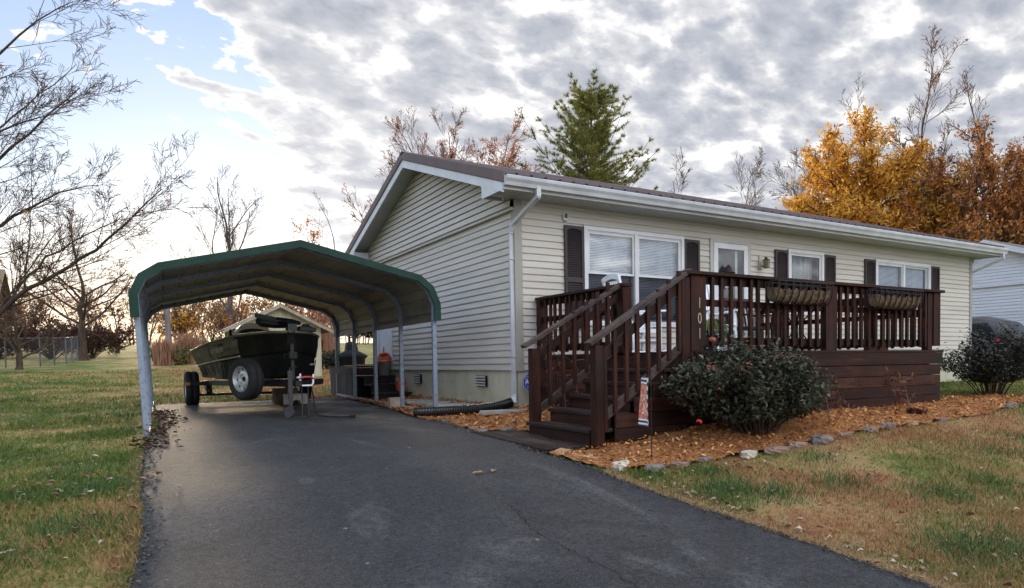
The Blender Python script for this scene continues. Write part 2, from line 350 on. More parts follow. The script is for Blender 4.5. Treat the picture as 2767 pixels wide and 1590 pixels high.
# cracks in the asphalt
ck=MB()
def crack(pts,w):
    P=smooth_line(pts,14); k=len(P); v=[]
    for i,(x,y) in enumerate(P):
        x+=random.uniform(-.022,.022); y+=random.uniform(-.022,.022); ww=w*.55*random.uniform(.35,1.3)*(1-.6*abs(2*i/k-1))
        q=P[min(i+1,k-1)]; d=math.hypot(q[0]-P[max(i-1,0)][0],q[1]-P[max(i-1,0)][1])+1e-6; nx_,ny_=-(q[1]-P[max(i-1,0)][1])/d,(q[0]-P[max(i-1,0)][0])/d
        v+=[(x+nx_*ww,y+ny_*ww,DZ(x,y)+.004),(x-nx_*ww,y-ny_*ww,DZ(x,y)+.004)]
    ck.add(v,[(2*i,2*i+1,2*i+3,2*i+2) for i in range(k-1)])
crack([(-2.53,-4.3),(-2.6,-4.75),(-2.58,-4.95),(-2.66,-5.3),(-2.66,-5.8),(-2.62,-6.2),(-2.66,-6.9),(-2.5,-7.6)],.007)
crack([(-2.58,-4.9),(-2.3,-4.87),(-2.0,-4.93),(-1.75,-4.84),(-1.42,-4.86)],.005)
crack([(-2.05,-4.88),(-1.9,-5.2),(-1.92,-5.6),(-1.78,-6.1)],.003)
crack([(-1.9,-5.2),(-1.7,-5.35),(-1.5,-5.7)],.0025)
crack([(-4.5,-3.4),(-4.55,-4),(-4.45,-4.6),(-4.5,-5.3)],.002)
crack([(-3.3,-6.0),(-2.95,-6.15),(-2.66,-6.1)],.003)
for k_ in range(16):
    x_,y_=random.uniform(-1.9,-1.35),random.uniform(-6.6,-3.6); p_=[(x_,y_)]
    for j_ in range(4): p_.append((p_[-1][0]+random.uniform(-.22,.12),p_[-1][1]+random.uniform(-.25,.15)))
    crack(p_,.0022)
for k_ in range(6):
    x_,y_=random.uniform(-4.6,-2.2),random.uniform(-6.4,-1.5); p_=[(x_,y_)]
    for j_ in range(5): p_.append((p_[-1][0]+random.uniform(-.25,.25),p_[-1][1]+random.uniform(-.3,.3)))
    crack(p_,.0018)
struct(ck.build('driveway_cracks',M('crack_dark',(.008,.008,.009),rough=.95),None))
# wood chip bed
bx=np.arange(-1.7,7.6,.055); by=np.arange(-4.8,7.2,.055); BX,BY=np.meshgrid(bx,by,indexing='ij')
LANDP=[(-1.5,-3.5),(-.93,-3.5),(-.93,-1.75),(-1.5,-1.6)]
ins=inpoly(BX[:-1,:-1]+.027,BY[:-1,:-1]+.027,BED)&~inpoly(BX[:-1,:-1]+.027,BY[:-1,:-1]+.027,LANDP)
nz=.02*(np.sin(BX*7+2*np.sin(BY*5))*np.sin(BY*6.3+np.sin(BX*4)))+rng.uniform(-.008,.008,BX.shape)
BZ=G(BX,BY)+.03+nz; idx=np.arange(BX.size).reshape(BX.shape)
F=np.stack([idx[:-1,:-1],idx[1:,:-1],idx[1:,1:],idx[:-1,1:]],-1)[ins]
chip=M('wood_chips',(.07,.024,.008),(.34,.13,.036),scale=40,rough=.9,bump=1,bscale=60,c3=(.54,.27,.09))
bed=fast('mulch_bed',np.stack([BX,BY,BZ],-1),F,chip,k=4); struct(bed)
bvis=lambda n,poly,x0,x1,y0,y1: (lambda q: q[inpoly(q[:,0],q[:,1],poly)])(np.stack([rng.uniform(x0,x1,n),rng.uniform(y0,y1,n)],-1))
def flakes(P,z,L,Wd,name,mat,lift=.012,curl=.3):
    n=len(P); a=rng.uniform(0,6.28,n); L=rng.uniform(.5,1.2,n)*L; Wd=rng.uniform(.5,1.2,n)*Wd
    t=rng.uniform(-curl,curl,n); t2=rng.uniform(-curl,curl,n)
    ux=np.stack([np.cos(a),np.sin(a),t],-1); vx=np.stack([-np.sin(a),np.cos(a),t2],-1)
    c=np.stack([P[:,0],P[:,1],z+lift*rng.uniform(.3,1.6,n)],-1)
    V=np.stack([c-ux*L[:,None]-vx*Wd[:,None],c+ux*L[:,None]-vx*Wd[:,None]*.8,c+ux*L[:,None]+vx*Wd[:,None],c-ux*L[:,None]*.9+vx*Wd[:,None]],1)
    F=np.arange(n*4).reshape(n,4); return fast(name,V,F,mat,k=4)
P=bvis(30000,BED,-1.7,7.6,-4.8,5.5)
P=P[~(inpoly(P[:,0],P[:,1],DECKP)|inpoly(P[:,0],P[:,1],LANDP)|inpoly(P[:,0],P[:,1],[(-.8,-3.5),(.4,-3.5),(.4,-2.2),(-.8,-2.2)]))]
tag(flakes(P,G(P[:,0],P[:,1])+.03+.012*np.sin(P[:,0]*7+2*np.sin(P[:,1]*5))*np.sin(P[:,1]*6.3),.021,.010,'wood_chip_mulch',M('chip_pieces',(.10,.030,.008),(.46,.165,.040),scale=3,rough=.85,c3=(.68,.38,.14),island=.9,lo=.2,hi=.8),lift=.022,curl=.75),'orange brown wood chip mulch around the deck and house','mulch',kind='stuff')
# grass blades
def lawn_free(P):
    return ~(inpoly(P[:,0],P[:,1],BED)|inpoly(P[:,0],P[:,1],HOUSE)|inpoly(P[:,0],P[:,1],DECKP)|inpoly(P[:,0],P[:,1],STEPP)|((P[:,0]>dlx(P[:,1])+.0+wob(P[:,1],0.)-.02)&(P[:,0]<drx(P[:,1])+wob(P[:,1],2.)+.0)&(P[:,1]<7.06)))
def blades(P,h,w,name,mat,lean=.6):
    n=len(P); a=rng.uniform(0,6.28,n); h=h*rng.uniform(.45,1.3,n); ln=rng.uniform(.1,lean,n)*h; b=rng.uniform(0,6.28,n)
    z=G(P[:,0],P[:,1])-.01
    c=np.stack([P[:,0],P[:,1],z],-1); s=np.stack([np.cos(a),np.sin(a),0*a],-1)*w*rng.uniform(.6,1.3,n)[:,None]
    mid=c+np.stack([np.cos(b)*ln*.35,np.sin(b)*ln*.35,h*.6],-1); top=c+np.stack([np.cos(b)*ln,np.sin(b)*ln,h*.9],-1)
    V=np.stack([c-s,c+s,mid+s*.7,mid-s*.7,top],1); i=np.arange(n)[:,None]*5
    F=np.concatenate([i+np.array([[0,1,2]]),i+np.array([[0,2,3]]),i+np.array([[3,2,4]])],0)
    return fast(name,V,F,mat,k=3)
n=420000; th=R(33.4)-rng.uniform(R(-42),R(48),n); r=np.sqrt(rng.uniform(2.2**1.0,26**1.0,n)**2*1.0)   # more near the camera
th=rng.uniform(R(33.4-46),R(33.4+40),n); r=2.3*np.exp(rng.uniform(0,math.log(34/2.3),n))
P=np.stack([-4.84+np.sin(th)*r,-9.4+np.cos(th)*r],-1); P=np.stack([P[:,0]+rng.normal(0,.1,n),P[:,1]+rng.normal(0,.1,n)],-1)
ok=lawn_free(P); P=P[ok]; rr=r[ok]
dens=.5+.5*np.sin(P[:,0]*1.9+np.sin(P[:,1]*2.3))*np.sin(P[:,1]*1.7+1.1*np.sin(P[:,0]*2.9))
hh=(.032+.030*dens)*(1+.02*rr); ww=.0024*(1+.13*rr)
gb=blades(P,hh,ww[:,None],'grass',lawn_mat('grass_blade',island=.16,bright=1.12,trans=.25),lean=1.1); tag(gb,'short mown autumn grass, green with tan dead patches','grass',kind='stuff')
# lusher dark green clumps in the lawn and along the driveway edge
cl=[(-.95,-5.3,.30,500),(-.75,-5.15,.3,420),(-.55,-5.5,.3,500),(.1,-5.6,.35,380),(.6,-6.2,.35,400),(-.35,-6.9,.35,700),(.0,-7.1,.4,650),(1.3,-6.3,.4,420),(-.55,-4.75,.18,160),(.5,-5.0,.2,150),(-5.05,-3.2,.3,480),(-5.2,-2.4,.35,420),(-5.1,-4.2,.3,500),(-5.5,-4.6,.35,480),(-5.6,-3.4,.3,300),(-6.1,-2.0,.5,420),(-6.5,-.5,.5,380),(2.6,-5.6,.4,300),(3.6,-5.4,.4,260),(-4.9,-5.6,.2,260),(.3,-4.2,.2,90),(-1.05,-4.55,.1,60)]
L=[]
for cx,cy,sr,k in cl: L.append(np.stack([rng.normal(cx,sr*.5,k),rng.normal(cy,sr*.5,k)],-1))
P=np.concatenate(L); P=P[lawn_free(P)]
tag(blades(P,.085,.0035,'grass',M('lush_grass',(.028,.075,.020),(.085,.18,.04),scale=3,rough=.6,island=.6,trans=.25),lean=1.3),'longer dark green grass clumps growing in the lawn','grass',kind='stuff')
LAND=[(-1.5,-3.5),(-.95,-3.5),(-.95,-1.6),(-1.5,-1.5)]
# pale dead grass fringe where the lawn meets the asphalt
yy=rng.uniform(-7.6,-4.3,17000); P=np.stack([drx(yy)+wob(yy,2.)+np.abs(rng.normal(0,.07,17000))-.015,yy],-1)
tag(blades(P,.04,.0028,'grass',M('straw_grass',(.34,.20,.09),(.62,.45,.25),scale=3,rough=.8,island=.7,trans=.2),lean=1.8),'pale dead straw along the driveway edge','grass',kind='stuff')
yy=rng.uniform(-6.2,1.5,5200); P=np.stack([dlx(yy)+wob(yy,0.)-np.abs(rng.normal(0,.05,5200))+.01,yy],-1)
tag(blades(P,.04,.0028,'grass',M('edge_grass',(.12,.11,.035),(.34,.26,.12),scale=2,rough=.8,island=.7,trans=.2),lean=1.8),'yellowed grass hanging over the left driveway edge','grass',kind='stuff')
ye=rng.uniform(-7.4,1.0,2600); sd=rng.random(2600)<.5; xe=np.where(sd,dlx(ye)+wob(ye,0.)+np.abs(rng.normal(0,.06,2600)),drx(ye)+wob(ye,2.)-np.abs(rng.normal(0,.05,2600))); Pe=np.stack([xe,ye],-1)
tag(flakes(Pe,G(np.clip(xe,-4.42,None),ye)+.02,.009,.006,'loose_gravel',M('loose_stone',(.012,.012,.014),(.05,.05,.05),scale=3,rough=.9,c3=(.16,.145,.125),island=.9),lift=.006,curl=.6),'crumbled asphalt and grit along the driveway edges','gravel',kind='stuff')
# fallen leaves
n=2600; th=rng.uniform(R(-14),R(76),n); r=2.8*np.exp(rng.uniform(0,math.log(22/2.8),n)); P=np.stack([-4.84+np.sin(th)*r,-9.4+np.cos(th)*r],-1); P=P[lawn_free(P)]
q=rng.random(len(P)); P=P[(q<.75)|(P[:,0]>-1.3)]
ex=np.concatenate([np.stack([drx(y_:=rng.uniform(-7.2,-4.6,70))+.1+np.abs(rng.normal(0,.1,70)),y_],-1),np.stack([rng.normal(-6.1,.22,60),rng.normal(-1.9,.13,60)],-1),np.stack([rng.normal(-5.2,.4,60),rng.normal(-3.1,.3,60)],-1),])
P=np.concatenate([P,ex])
def leafmesh(P,z,s,name,mat):
    n=len(P); V=np.zeros((n,8,3)); a=rng.uniform(0,6.28,n); s=s*rng.uniform(.5,1.35,n); cu=rng.uniform(.3,1.3,n)
    loc=np.array([(-1,0),(-.45,-.42),(.35,-.34),(1.15,.06),(.5,.40),(-.30,.30)])
    for k,(x,y) in enumerate(loc):
        V[:,k,0]=P[:,0]+s*(x*np.cos(a)-y*np.sin(a)); V[:,k,1]=P[:,1]+s*(x*np.sin(a)+y*np.cos(a)); V[:,k,2]=z+s*cu*abs(y)*1.6+s*.35*rng.uniform(-.5,1,n)
    i=np.arange(n)[:,None]*8
    F=np.concatenate([i+np.array([[0,1,3]]),i+np.array([[1,2,3]]),i+np.array([[0,3,5]]),i+np.array([[5,3,4]])],0); return fast(name,V,F,mat,k=3)
fl=leafmesh(P,G(P[:,0],P[:,1])+.028,.026,'fallen_leaves',M('dry_leaf',(.16,.08,.04),(.36,.23,.14),scale=2,rough=.8,c3=(.62,.50,.38),island=.9,trans=.15)); tag(fl,'dry tan oak leaves scattered over the lawns','leaves',kind='stuff')
yd=rng.uniform(-1.3,4.5,420); Pd=np.stack([dlx(yd)+rng.normal(.06,.10,420),yd],-1)
tag(leafmesh(Pd,G(np.clip(Pd[:,0],-4.42,None),Pd[:,1])+.03,.028,'leaf_litter',M('dark_leaf',(.03,.018,.012),(.10,.055,.03),scale=2,rough=.85,c3=(.20,.12,.07),island=.9)),'dark rotting leaf litter along the driveway edge by the left carport leg','leaves',kind='stuff')
for (x,y,lb) in ((-2.44,-4.02,'dry tan leaf on the open asphalt, left one of a pair'),(-2.30,-4.0,'dry tan leaf on the open asphalt, right one of a pair')):
    q=MB(); a=random.uniform(0,6); L_=[(-1,0),(-.45,-.45),(.2,-.3),(.5,-.42),(1.1,0),(.5,.4),(.1,.28),(-.4,.42)]; q.add([(x,y,DZ(x,y)+.012)]+[(x+.055*(u*math.cos(a)-w*math.sin(a)),y+.055*(u*math.sin(a)+w*math.cos(a)),DZ(x,y)+.014+.035*abs(w)) for u,w in L_],[(0,i+1,(i+1)%8+1) for i in range(8)]); tag(q.build('fallen_leaf',MATS['dry_leaf']),lb,'leaf','leaves on the driveway')
# edging stones
def stone(x,y,sx,sy,sz,rz,lab,m,cat='stone',name='edging_stone',sink=.40):
    sx*=.76; sy*=.85; sz*=.75; b=MB(); s=random.randrange(999); n_,m_=14,8; v=[]; f=[]
    for i in range(m_+1):
        ph=math.pi*i/m_
        for j in range(n_):
            t=2*math.pi*j/n_; dx,dy,dz=math.sin(ph)*math.cos(t),math.sin(ph)*math.sin(t),math.cos(ph)
            q=lambda u: math.copysign(abs(u)**.6,u)
            k=1+.13*math.sin(dx*5+s)*math.sin(dy*6+s*2)+.08*math.sin(dz*9+dx*7+s)
            px,py=q(dx)*sx*k,q(dy)*sy*k
            v.append((px*math.cos(rz)-py*math.sin(rz),px*math.sin(rz)+py*math.cos(rz),q(dz)*sz*k))
    for i in range(m_):
        for j in range(n_): f.append((i*n_+j,(i+1)*n_+j,(i+1)*n_+(j+1)%n_,i*n_+(j+1)%n_))
    z=gz(x,y)+sz*(1-sink*2)+.01; b.add([(x+p[0],y+p[1],z+p[2]) for p in v],f)
    o=b.build(name,m); 
    return tag(o,lab,cat,'stones edging the mulch bed')
SG=M('stone_grey',(.12,.10,.09),(.24,.20,.175),scale=5,rough=.85,bump=.5); ST=M('stone_tan',(.30,.17,.075),(.45,.30,.16),scale=5,rough=.85,bump=.5); SP=M('stone_pale',(.45,.40,.30),(.62,.57,.46),scale=6,rough=.85,bump=.4); SR=M('stone_red',(.20,.12,.085),(.32,.22,.165),scale=5,rough=.85,bump=.5)
for a in [(-1.36,-3.55,.13,.075,.06,.5,'rounded tan stone against the corner of the plank landing',ST),(-1.30,-3.86,.18,.07,.045,-1.1,'long flat orange sandstone slab along the asphalt edge',ST),
 (-1.16,-4.22,.15,.09,.055,.45,'pale cream stone at the front corner of the mulch bed',SP),(-.93,-4.42,.13,.08,.05,.1,'grey stone just right of the cream corner stone',SG),(-.66,-4.45,.13,.07,.035,.1,'low brown stone sunk in grass near the cream corner stone',SR),(-.36,-4.45,.10,.06,.03,.3,'small grey stone half buried before the small flag',SG),
 (.06,-4.6,.12,.07,.05,.2,'pale stone in front of the big rose bush',SP),(.38,-4.66,.20,.08,.05,.1,'flat reddish stone in front of the rose bush',SR),(.66,-4.66,.14,.07,.045,0,'brown stone beside the flat reddish stone',SR),(.98,-4.68,.19,.11,.07,.2,'large dark grey boulder right of the rose bush',SG),
 (1.45,-4.6,.14,.07,.03,.1,'low brown stone right of the dark boulder',SR),(1.95,-4.55,.13,.07,.05,.2,'grey stone below the first leafless nandina',SG),(2.33,-4.5,.15,.08,.06,.15,'dark stone between mulch and lawn near the red seedling',SG),(2.84,-4.46,.18,.08,.04,.1,'flat buff stone in front of the red leaved seedling',ST),(3.5,-4.45,.14,.07,.03,.1,'thin grey stone right of the buff flat stone',SG),
 (5.75,-4.15,.2,.1,.06,.2,'grey flat stone in front of the right hand rose bush',SG),
 (-1.24,-.30,.09,.055,.04,.5,'small dark stone by the black drain pipe',SG),(-1.08,-.62,.12,.05,.03,.3,'flat brown stone lying in chips near the drain pipe',SR),(-1.27,-1.25,.10,.06,.04,1.2,'dark stone at the asphalt edge before the steps',SG),(-1.30,-1.62,.13,.08,.045,1.0,'jagged grey stone at the asphalt edge left of the landing',SG),(-1.05,-1.75,.11,.07,.05,.2,'grey stone touching the back of the plank landing',SG)]:
    stone(*a[:6],a[6],a[7])
o=stone(-1.06,.16,.07,.045,.04,.3,'broken red brick piece beside the black drain pipe',M('brick_red',(.28,.09,.05),(.42,.17,.10),scale=8,rough=.9,bump=.5),'brick','broken_brick'); o['group']='stones edging the mulch bed'
CONC=M('concrete',(.30,.28,.25),(.44,.42,.37),scale=5,rough=.9,bump=.3,bscale=40)
for x,y,sx,sy,rz,lab in ((-.42,3.05,.34,.30,.05,'square concrete paver nearest the rear steps'),(-.42,1.5,.36,.28,-.05,'pale concrete paver between carport and house'),(-.40,2.2,.3,.26,.1,'middle concrete paver half covered by chips'),(-.34,-.27,.36,.09,-.10,'narrow concrete strip below the downspout')):
    b=MB(); z=gz(x,y)+.02; b.add([(x+math.cos(rz)*u*sx-math.sin(rz)*v*sy,y+math.sin(rz)*u*sx+math.cos(rz)*v*sy,z+w) for w in (0,.055) for u,v in ((-1,-1),(1,-1),(1,1),(-1,1))],[(0,3,2,1),(4,5,6,7),(0,1,5,4),(1,2,6,5),(2,3,7,6),(3,0,4,7)])
    tag(b.build('stepping_stone',CONC,bevel=.008),lab,'paver','stepping stones beside the house')
# ---------------------------------------------------------------- ranch house
HX,HY=12.19,7.2; ZB,ZT=.58,3.07; SL=.311; RY=HY/2; EV=.52; RT=3.285
roofz=lambda y: RT+SL*(min(y,HY-y)+EV)          # top of metal
house=thing('ranch_house','long single storey beige vinyl sided house with brown metal roof and dark shutters','house',(HX/2,HY/2,0))
VB=M('beige_siding',(.47,.43,.365),(.55,.51,.445),scale=1.3,rough=.55,bump=.12,bscale=90,stretch=(.35,.35,3),spec=.3,c3=(.60,.56,.495),detail=7,lo=.3,hi=.7)
VG=M('white_siding',(.66,.665,.69),(.74,.745,.77),scale=1.2,rough=.55,bump=.1,bscale=90,stretch=(.25,.25,4),spec=.35)
WV=M('white_vinyl',(.60,.60,.60),(.70,.70,.70),scale=3,rough=.4,spec=.4); WG=M('white_aluminium',(.44,.45,.455),(.56,.565,.57),scale=2.5,rough=.42,spec=.5)
TP=M('taupe_corner',(.30,.28,.24),(.34,.32,.28),scale=2,rough=.5); BRN=M('brown_metal',(.125,.088,.080),(.155,.112,.104),scale=3,rough=.55,spec=.25); SHU=M('plum_shutter',(.024,.016,.017),(.036,.025,.026),scale=4,rough=.5)
BLK=M('foundation_block',(.44,.42,.30),(.55,.52,.39),scale=2.2,rough=.9,bump=.35,bscale=50)
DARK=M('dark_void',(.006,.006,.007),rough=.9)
CO=.1016
def siding(b,O,U,Nn,u0,u1,z0,z1,zoff=ZB,depth=.019,co=CO):
    O,U,Nn=Vector(O),Vector(U),Vector(Nn); k0=math.floor((z0-zoff)/co+1e-6); k1=math.ceil((z1-zoff)/co-1e-6)
    prof=[]
    for k in range(k0,k1):
        a=zoff+k*co; e=a+co
        for z,o in ((a,depth),(a+.010,depth+.001),(e-.016,.009),(e-.013,0.0),(e-1e-4,0.0)):
            prof.append((min(max(z,z0),z1),o))
    v=[];n=len(prof)
    for z,o in prof:
        for u in (u0,u1): v.append(O+U*u+Nn*o+Vector((0,0,z)))
    flip=U.cross(Vector((0,0,1))).dot(Nn)<0
    f=[(2*i,2*i+1,2*i+3,2*i+2) for i in range(n-1)]
    b.add(v,[q[::-1] for q in f] if flip else f)
    # end caps stop light leaks
    return b
WIN=[dict(x0=1.165,x1=3.18,z0=1.26,z1=2.80,n=2,hung=True,kind='picture'),dict(x0=5.765,x1=6.79,z0=1.55,z1=2.79,n=1,hung=True),dict(x0=8.45,x1=10.45,z0=1.55,z1=2.785,n=2,hung=False)]
DOOR=dict(x0=3.86,x1=4.70,z0=.74,z1=2.77)
ops=sorted([(w['x0']+.02,w['x1']-.02,w['z0']+.02,w['z1']-.02) for w in WIN]+[(DOOR['x0']+.01,DOOR['x1']-.01,DOOR['z0'],DOOR['z1']-.01)])
b=MB(); O=(0,-.0,0); U=(1,0,0); Nn=(0,-1,0); x=.10
for a,c,z0,z1 in ops:
    siding(b,O,U,Nn,x,a,ZB,ZT); siding(b,O,U,Nn,a,c,ZB,z0) if z0>ZB+.02 else None; siding(b,O,U,Nn,a,c,z1,ZT); x=c
siding(b,O,U,Nn,x,HX-.08,ZB,ZT)
rd=(5.86,6.70,.72,2.74)   # rear door in the left wall
L=((0,0,0),(0,1,0),(-1,0,0))
siding(b,*L,.08,rd[0],ZB,3.0); siding(b,*L,rd[1],HY,ZB,3.0); siding(b,*L,rd[0],rd[1],rd[3],3.0); siding(b,*L,rd[0],rd[1],ZB,rd[2])
siding(b,(HX,0,0),(0,1,0),(1,0,0),0,HY,ZB,3.0); siding(b,(0,HY,0),(1,0,0),(0,1,0),0,HX,ZB,ZT)
b.build('wall',VB,house)
# gable panels, proud of the wall below
GZ0=2.955
for xg,nx_ in ((-.075,-1),(HX+.075,1)):
    gb_=MB()
    k=0
    while True:
        a=GZ0+k*CO; e=a+CO
        yl=lambda z: max(.0-.02,(z-RT+.16)/SL-EV)      # inside the roof underside
        ya,ye=yl(a),yl(e)
        if ya>RY-.05: break
        pr=[(a,.022,ya),(a+.010,.023,ya),(e-.016,.009,ye),(e-.013,0,ye),(e-1e-4,0,ye)]
        v=[]
        for z,o,y in pr: v+=[(xg+nx_*o,min(y,RY),z),(xg+nx_*o,HY-min(y,RY),z)]
        f=[(2*i,2*i+2,2*i+3,2*i+1) for i in range(4)]
        gb_.add(v,f if nx_<0 else [q[::-1] for q in f]); k+=1
    s=nx_
    gb_.box(min(xg,xg-s*.072),max(xg,xg-s*.072),-.015,HY+.015,GZ0-.045,GZ0-.002)   # starter trim under the gable
    gb_.build('gable_siding',VB,house)
c=MB(); c.box(-.026,.095,-.026,-.004,ZB-.01,ZT); c.box(-.026,-.004,-.002,.075,ZB-.01,2.95); c.build('corner_trim',TP,house); c=MB(); c.box(HX-.075,HX+.026,-.026,-.004,ZB-.01,ZT); c.build('corner_trim',TP,house)
# block foundation with mortar joints
b=MB(); f0_=-.45
def course(p0,p1,nrm,z0,z1,off):
    p0=Vector(p0);p1=Vector(p1);Lg=(p1-p0).length;d=(p1-p0)/Lg;n_=Vector(nrm); u=-off
    while u<Lg:
        a=max(u+.005,.0);e=min(u+.401,Lg)
        if e-a>.02:
            q=[p0+d*a-n_*.1,p0+d*e-n_*.1,p0+d*e+n_*.0,p0+d*a+n_*.0]
            b.add([tuple(Vector((0,0,z0+.004))+v_) for v_ in q]+[tuple(Vector((0,0,z1-.004))+v_) for v_ in q],[(0,3,2,1),(4,5,6,7),(0,1,5,4),(1,2,6,5),(2,3,7,6),(3,0,4,7)])
        u+=.406
for i in range(5):
    z1=.575-i*.203; z0=z1-.203
    course((0.01,.012,0),(HX-.01,.012,0),(0,-1,0),z0,z1,.2*(i%2)); course((.012,.02,0),(.012,HY,0),(-1,0,0),z0,z1,.2*((i+1)%2)); course((HX-.012,.02,0),(HX-.012,HY,0),(1,0,0),z0,z1,.2*(i%2))
b.box(.016,HX-.016,.016,HY,-.5,.57); b.build('foundation',BLK,house)
# crawl vents
for y in (1.25,4.25):
    v=MB(); v.box(-.022,.0,y-.2,y+.2,.315,.495); fr=v.build('foundation_vent',DARK,house); s=MB()
    for k in range(4): s.add([(-.024,y-.19,.322+k*.045),(-.024,y+.19,.322+k*.045),(-.036,y+.19,.337+k*.045),(-.036,y-.19,.337+k*.045),(-.034,y+.19,.352+k*.045),(-.034,y-.19,.352+k*.045)],[(0,1,2,3),(3,2,4,5)])
    s.build('louver',WG,fr)
# roof: ribbed metal sheets, both slopes
b=MB(); OX=-.44
xs=[];x=OX
while x<HX-OX-.01:
    xs+=[(x,0),(x+.170,0),(x+.183,.019),(x+.209,.019),(x+.222,0)]; x+=.2286
xs=[(min(a,HX-OX),h) for a,h in xs]+[(HX-OX,0)]
for side in (0,1):
    P=[]
    for y in (-EV-.03,RY+.001):
        P.append([(a,y if side==0 else HY-y,roofz(y)-.0+h) for a,h in xs])
    if side: P=P[::-1]
    b.grid(P)
rf=b.build('roof',BRN,house)
# solid under-roof so no light comes through, with the sloping rake soffits
b=MB(); T=.05
for side in (0,1):
    yy=lambda y: y if side==0 else HY-y
    A=[(OX+.03,yy(-EV+.02),roofz(-EV)-.02),(OX+.03,yy(RY),roofz(RY)-.02),(OX+.03,yy(RY),roofz(RY)-.15),(OX+.03,yy(-EV+.02),roofz(-EV)-.15)]
    b.prism(A,(HX-2*OX-.06,0,0))
b.build('roof_deck',M('soffit_vinyl',(.50,.49,.46),(.56,.55,.52),scale=3,rough=.5),house,fixn=True)
for xr,s in ((OX+.022,-1),(HX-OX-.022,1)):
    for side in (0,1):
        rk=MB(); bt=MB()
        yy=lambda y: y if side==0 else HY-y
        def band(b_,zt,zb,o0,o1,y0=-EV-.03):
            P=[(y0,roofz(y0)-zt),(RY,roofz(RY)-zt),(RY,roofz(RY)-zb),(y0,roofz(y0)-zb)]
            b_.prism([(xr+s*o0,yy(y),z) for y,z in P],(s*(o1-o0),0,0))
        band(bt,-.022,.115,.0,.032); band(bt,.115,.135,.0,.024); band(rk,.13,.265,-.012,.0155,-EV+.04)
        rk.build('rake_fascia',WV,house,fixn=True); bt.build('rake_trim',BRN,house,fixn=True)
rc=MB(); rc.prism([(OX-.01,RY-.16,roofz(RY-.16)+.024),(OX-.01,RY,roofz(RY)+.03),(OX-.01,RY+.16,roofz(RY-.16)+.024),(OX-.01,RY+.16,roofz(RY-.16)+.016),(OX-.01,RY-.16,roofz(RY-.16)+.016)],(HX-2*OX+.02,0,0)); rc.build('ridge_cap',BRN,house,fixn=True)
# rake soffit grooves
for xa,xb in ((OX+.035,-.08),(HX+.08,HX-OX-.035)):
    for side in (0,1):
        yy=lambda y: y if side==0 else HY-y
        y=-EV+.1; sf=MB()
        while y<RY-.02:
            for d0,d1,dz in ((0,.085,.152),(.085,.1,.158)):
                a_,e_=y+d0,min(y+d1,RY); sf.add([(xa,yy(a_),roofz(a_)-dz-.006),(xb,yy(a_),roofz(a_)-dz-.006),(xb,yy(e_),roofz(e_)-dz-.006),(xa,yy(e_),roofz(e_)-dz-.006)],[(0,1,2,3)])
            y+=.1
        sf.build('rake_soffit',MATS['soffit_vinyl'],house)
# eaves: soffit, fascia, boxed returns
def soffit(y0,y1,x0,x1,z):
    x=x0; so=MB()
    while x<x1-.001:
        e=min(x+.048,x1); h=min(x+.060,x1)
        so.add([(x,y0,z),(e,y0,z),(e,y1,z),(x,y1,z)],[(0,1,2,3)]); so.add([(e,y0,z+.009),(h,y0,z+.009),(h,y1,z+.009),(e,y1,z+.009)],[(0,1,2,3)]); so.add([(e,y0,z),(e,y1,z),(e,y1,z+.009),(e,y0,z+.009)],[(0,1,2,3)]); so.add([(h,y0,z),(h,y0,z+.009),(h,y1,z+.009),(h,y1,z)],[(0,1,2,3)]); x=h
    so.build('eave_soffit',MATS['soffit_vinyl'],house)
soffit(-.5,.0,-.42,HX+.42,3.07); soffit(HY,HY+.5,-.42,HX+.42,3.07)
fa=MB(); fa.box(-.428,HX+.428,-.52,-.5,3.066,3.225); fa.build('fascia',WV,house); fa=MB(); fa.box(-.428,HX+.428,HY+.5,HY+.52,3.066,3.225); fa.build('fascia',WV,house)
for xa,xb in ((-.432,-.415),(HX+.415,HX+.432)):
    for side in (0,1):
        yy=lambda y: y if side==0 else HY-y
        fa=MB(); fa.prism([(xa,yy(-.498),3.064),(xa,yy(.20),3.064),(xa,yy(.20),roofz(.2)-.262),(xa,yy(-.498),roofz(-.498)-.14)],(xb-xa,0,0))
        fa.box(xa+.001 if xa<0 else xa-.3,xa+.32 if xa<0 else xb-.001,min(yy(.18),yy(.2)),max(yy(.18),yy(.2)),3.066,3.22)
        fa.build('eave_return',WV,house,fixn=True)
def gutter(y,s,x0,x1):
    g=MB(); pr=[(0,0),(0,-.125),(.085,-.13),(.098,-.085),(.125,-.045),(.13,-.012),(.122,.0),(.112,-.004),(.112,-.02)]
    k=len(pr); v=[(x,y-s*a,3.237+z) for x in (x0,x1) for a,z in pr]
    g.add(v,[(i,i+1,i+1+k,i+k) for i in range(k-1)]); g.add([v[i] for i in (0,1,2,3,4,5,6)],[tuple(range(7))]); g.add([v[i+k] for i in (0,1,2,3,4,5,6)],[tuple(range(7))[::-1]])
    o=g.build('gutter',WG,house); mo=o.modifiers.new('t','SOLIDIFY'); mo.thickness=.002; return o
gutter(-.522,1,-.44,HX+.46); gutter(HY+.522,-1,-.44,HX+.46)
def downspout(pts):
    d=MB(); w=.066
    for i in range(len(pts)-1): d.beam(pts[i],pts[i+1],w,w*.72,(0,0,1) if abs(pts[i+1][0]-pts[i][0])+abs(pts[i+1][1]-pts[i][1])>.02 else (0,1,0))
    for p in pts[1:-1]: d.ball(p,.041,8,6)
    return d.build('downspout',WG,house)
ds=downspout([(.06,-.60,3.13),(.06,-.60,3.0),(-.052,-.02,2.70),(-.052,.03,2.58),(-.052,.03,.20),(-.10,-.06,.10)])
cl_=MB(); cl_.box(-.089,-.0,-.012,.072,.78,.80); cl_.box(-.089,0,-.012,.072,2.2,2.22); cl_.build('strap',WG,ds)
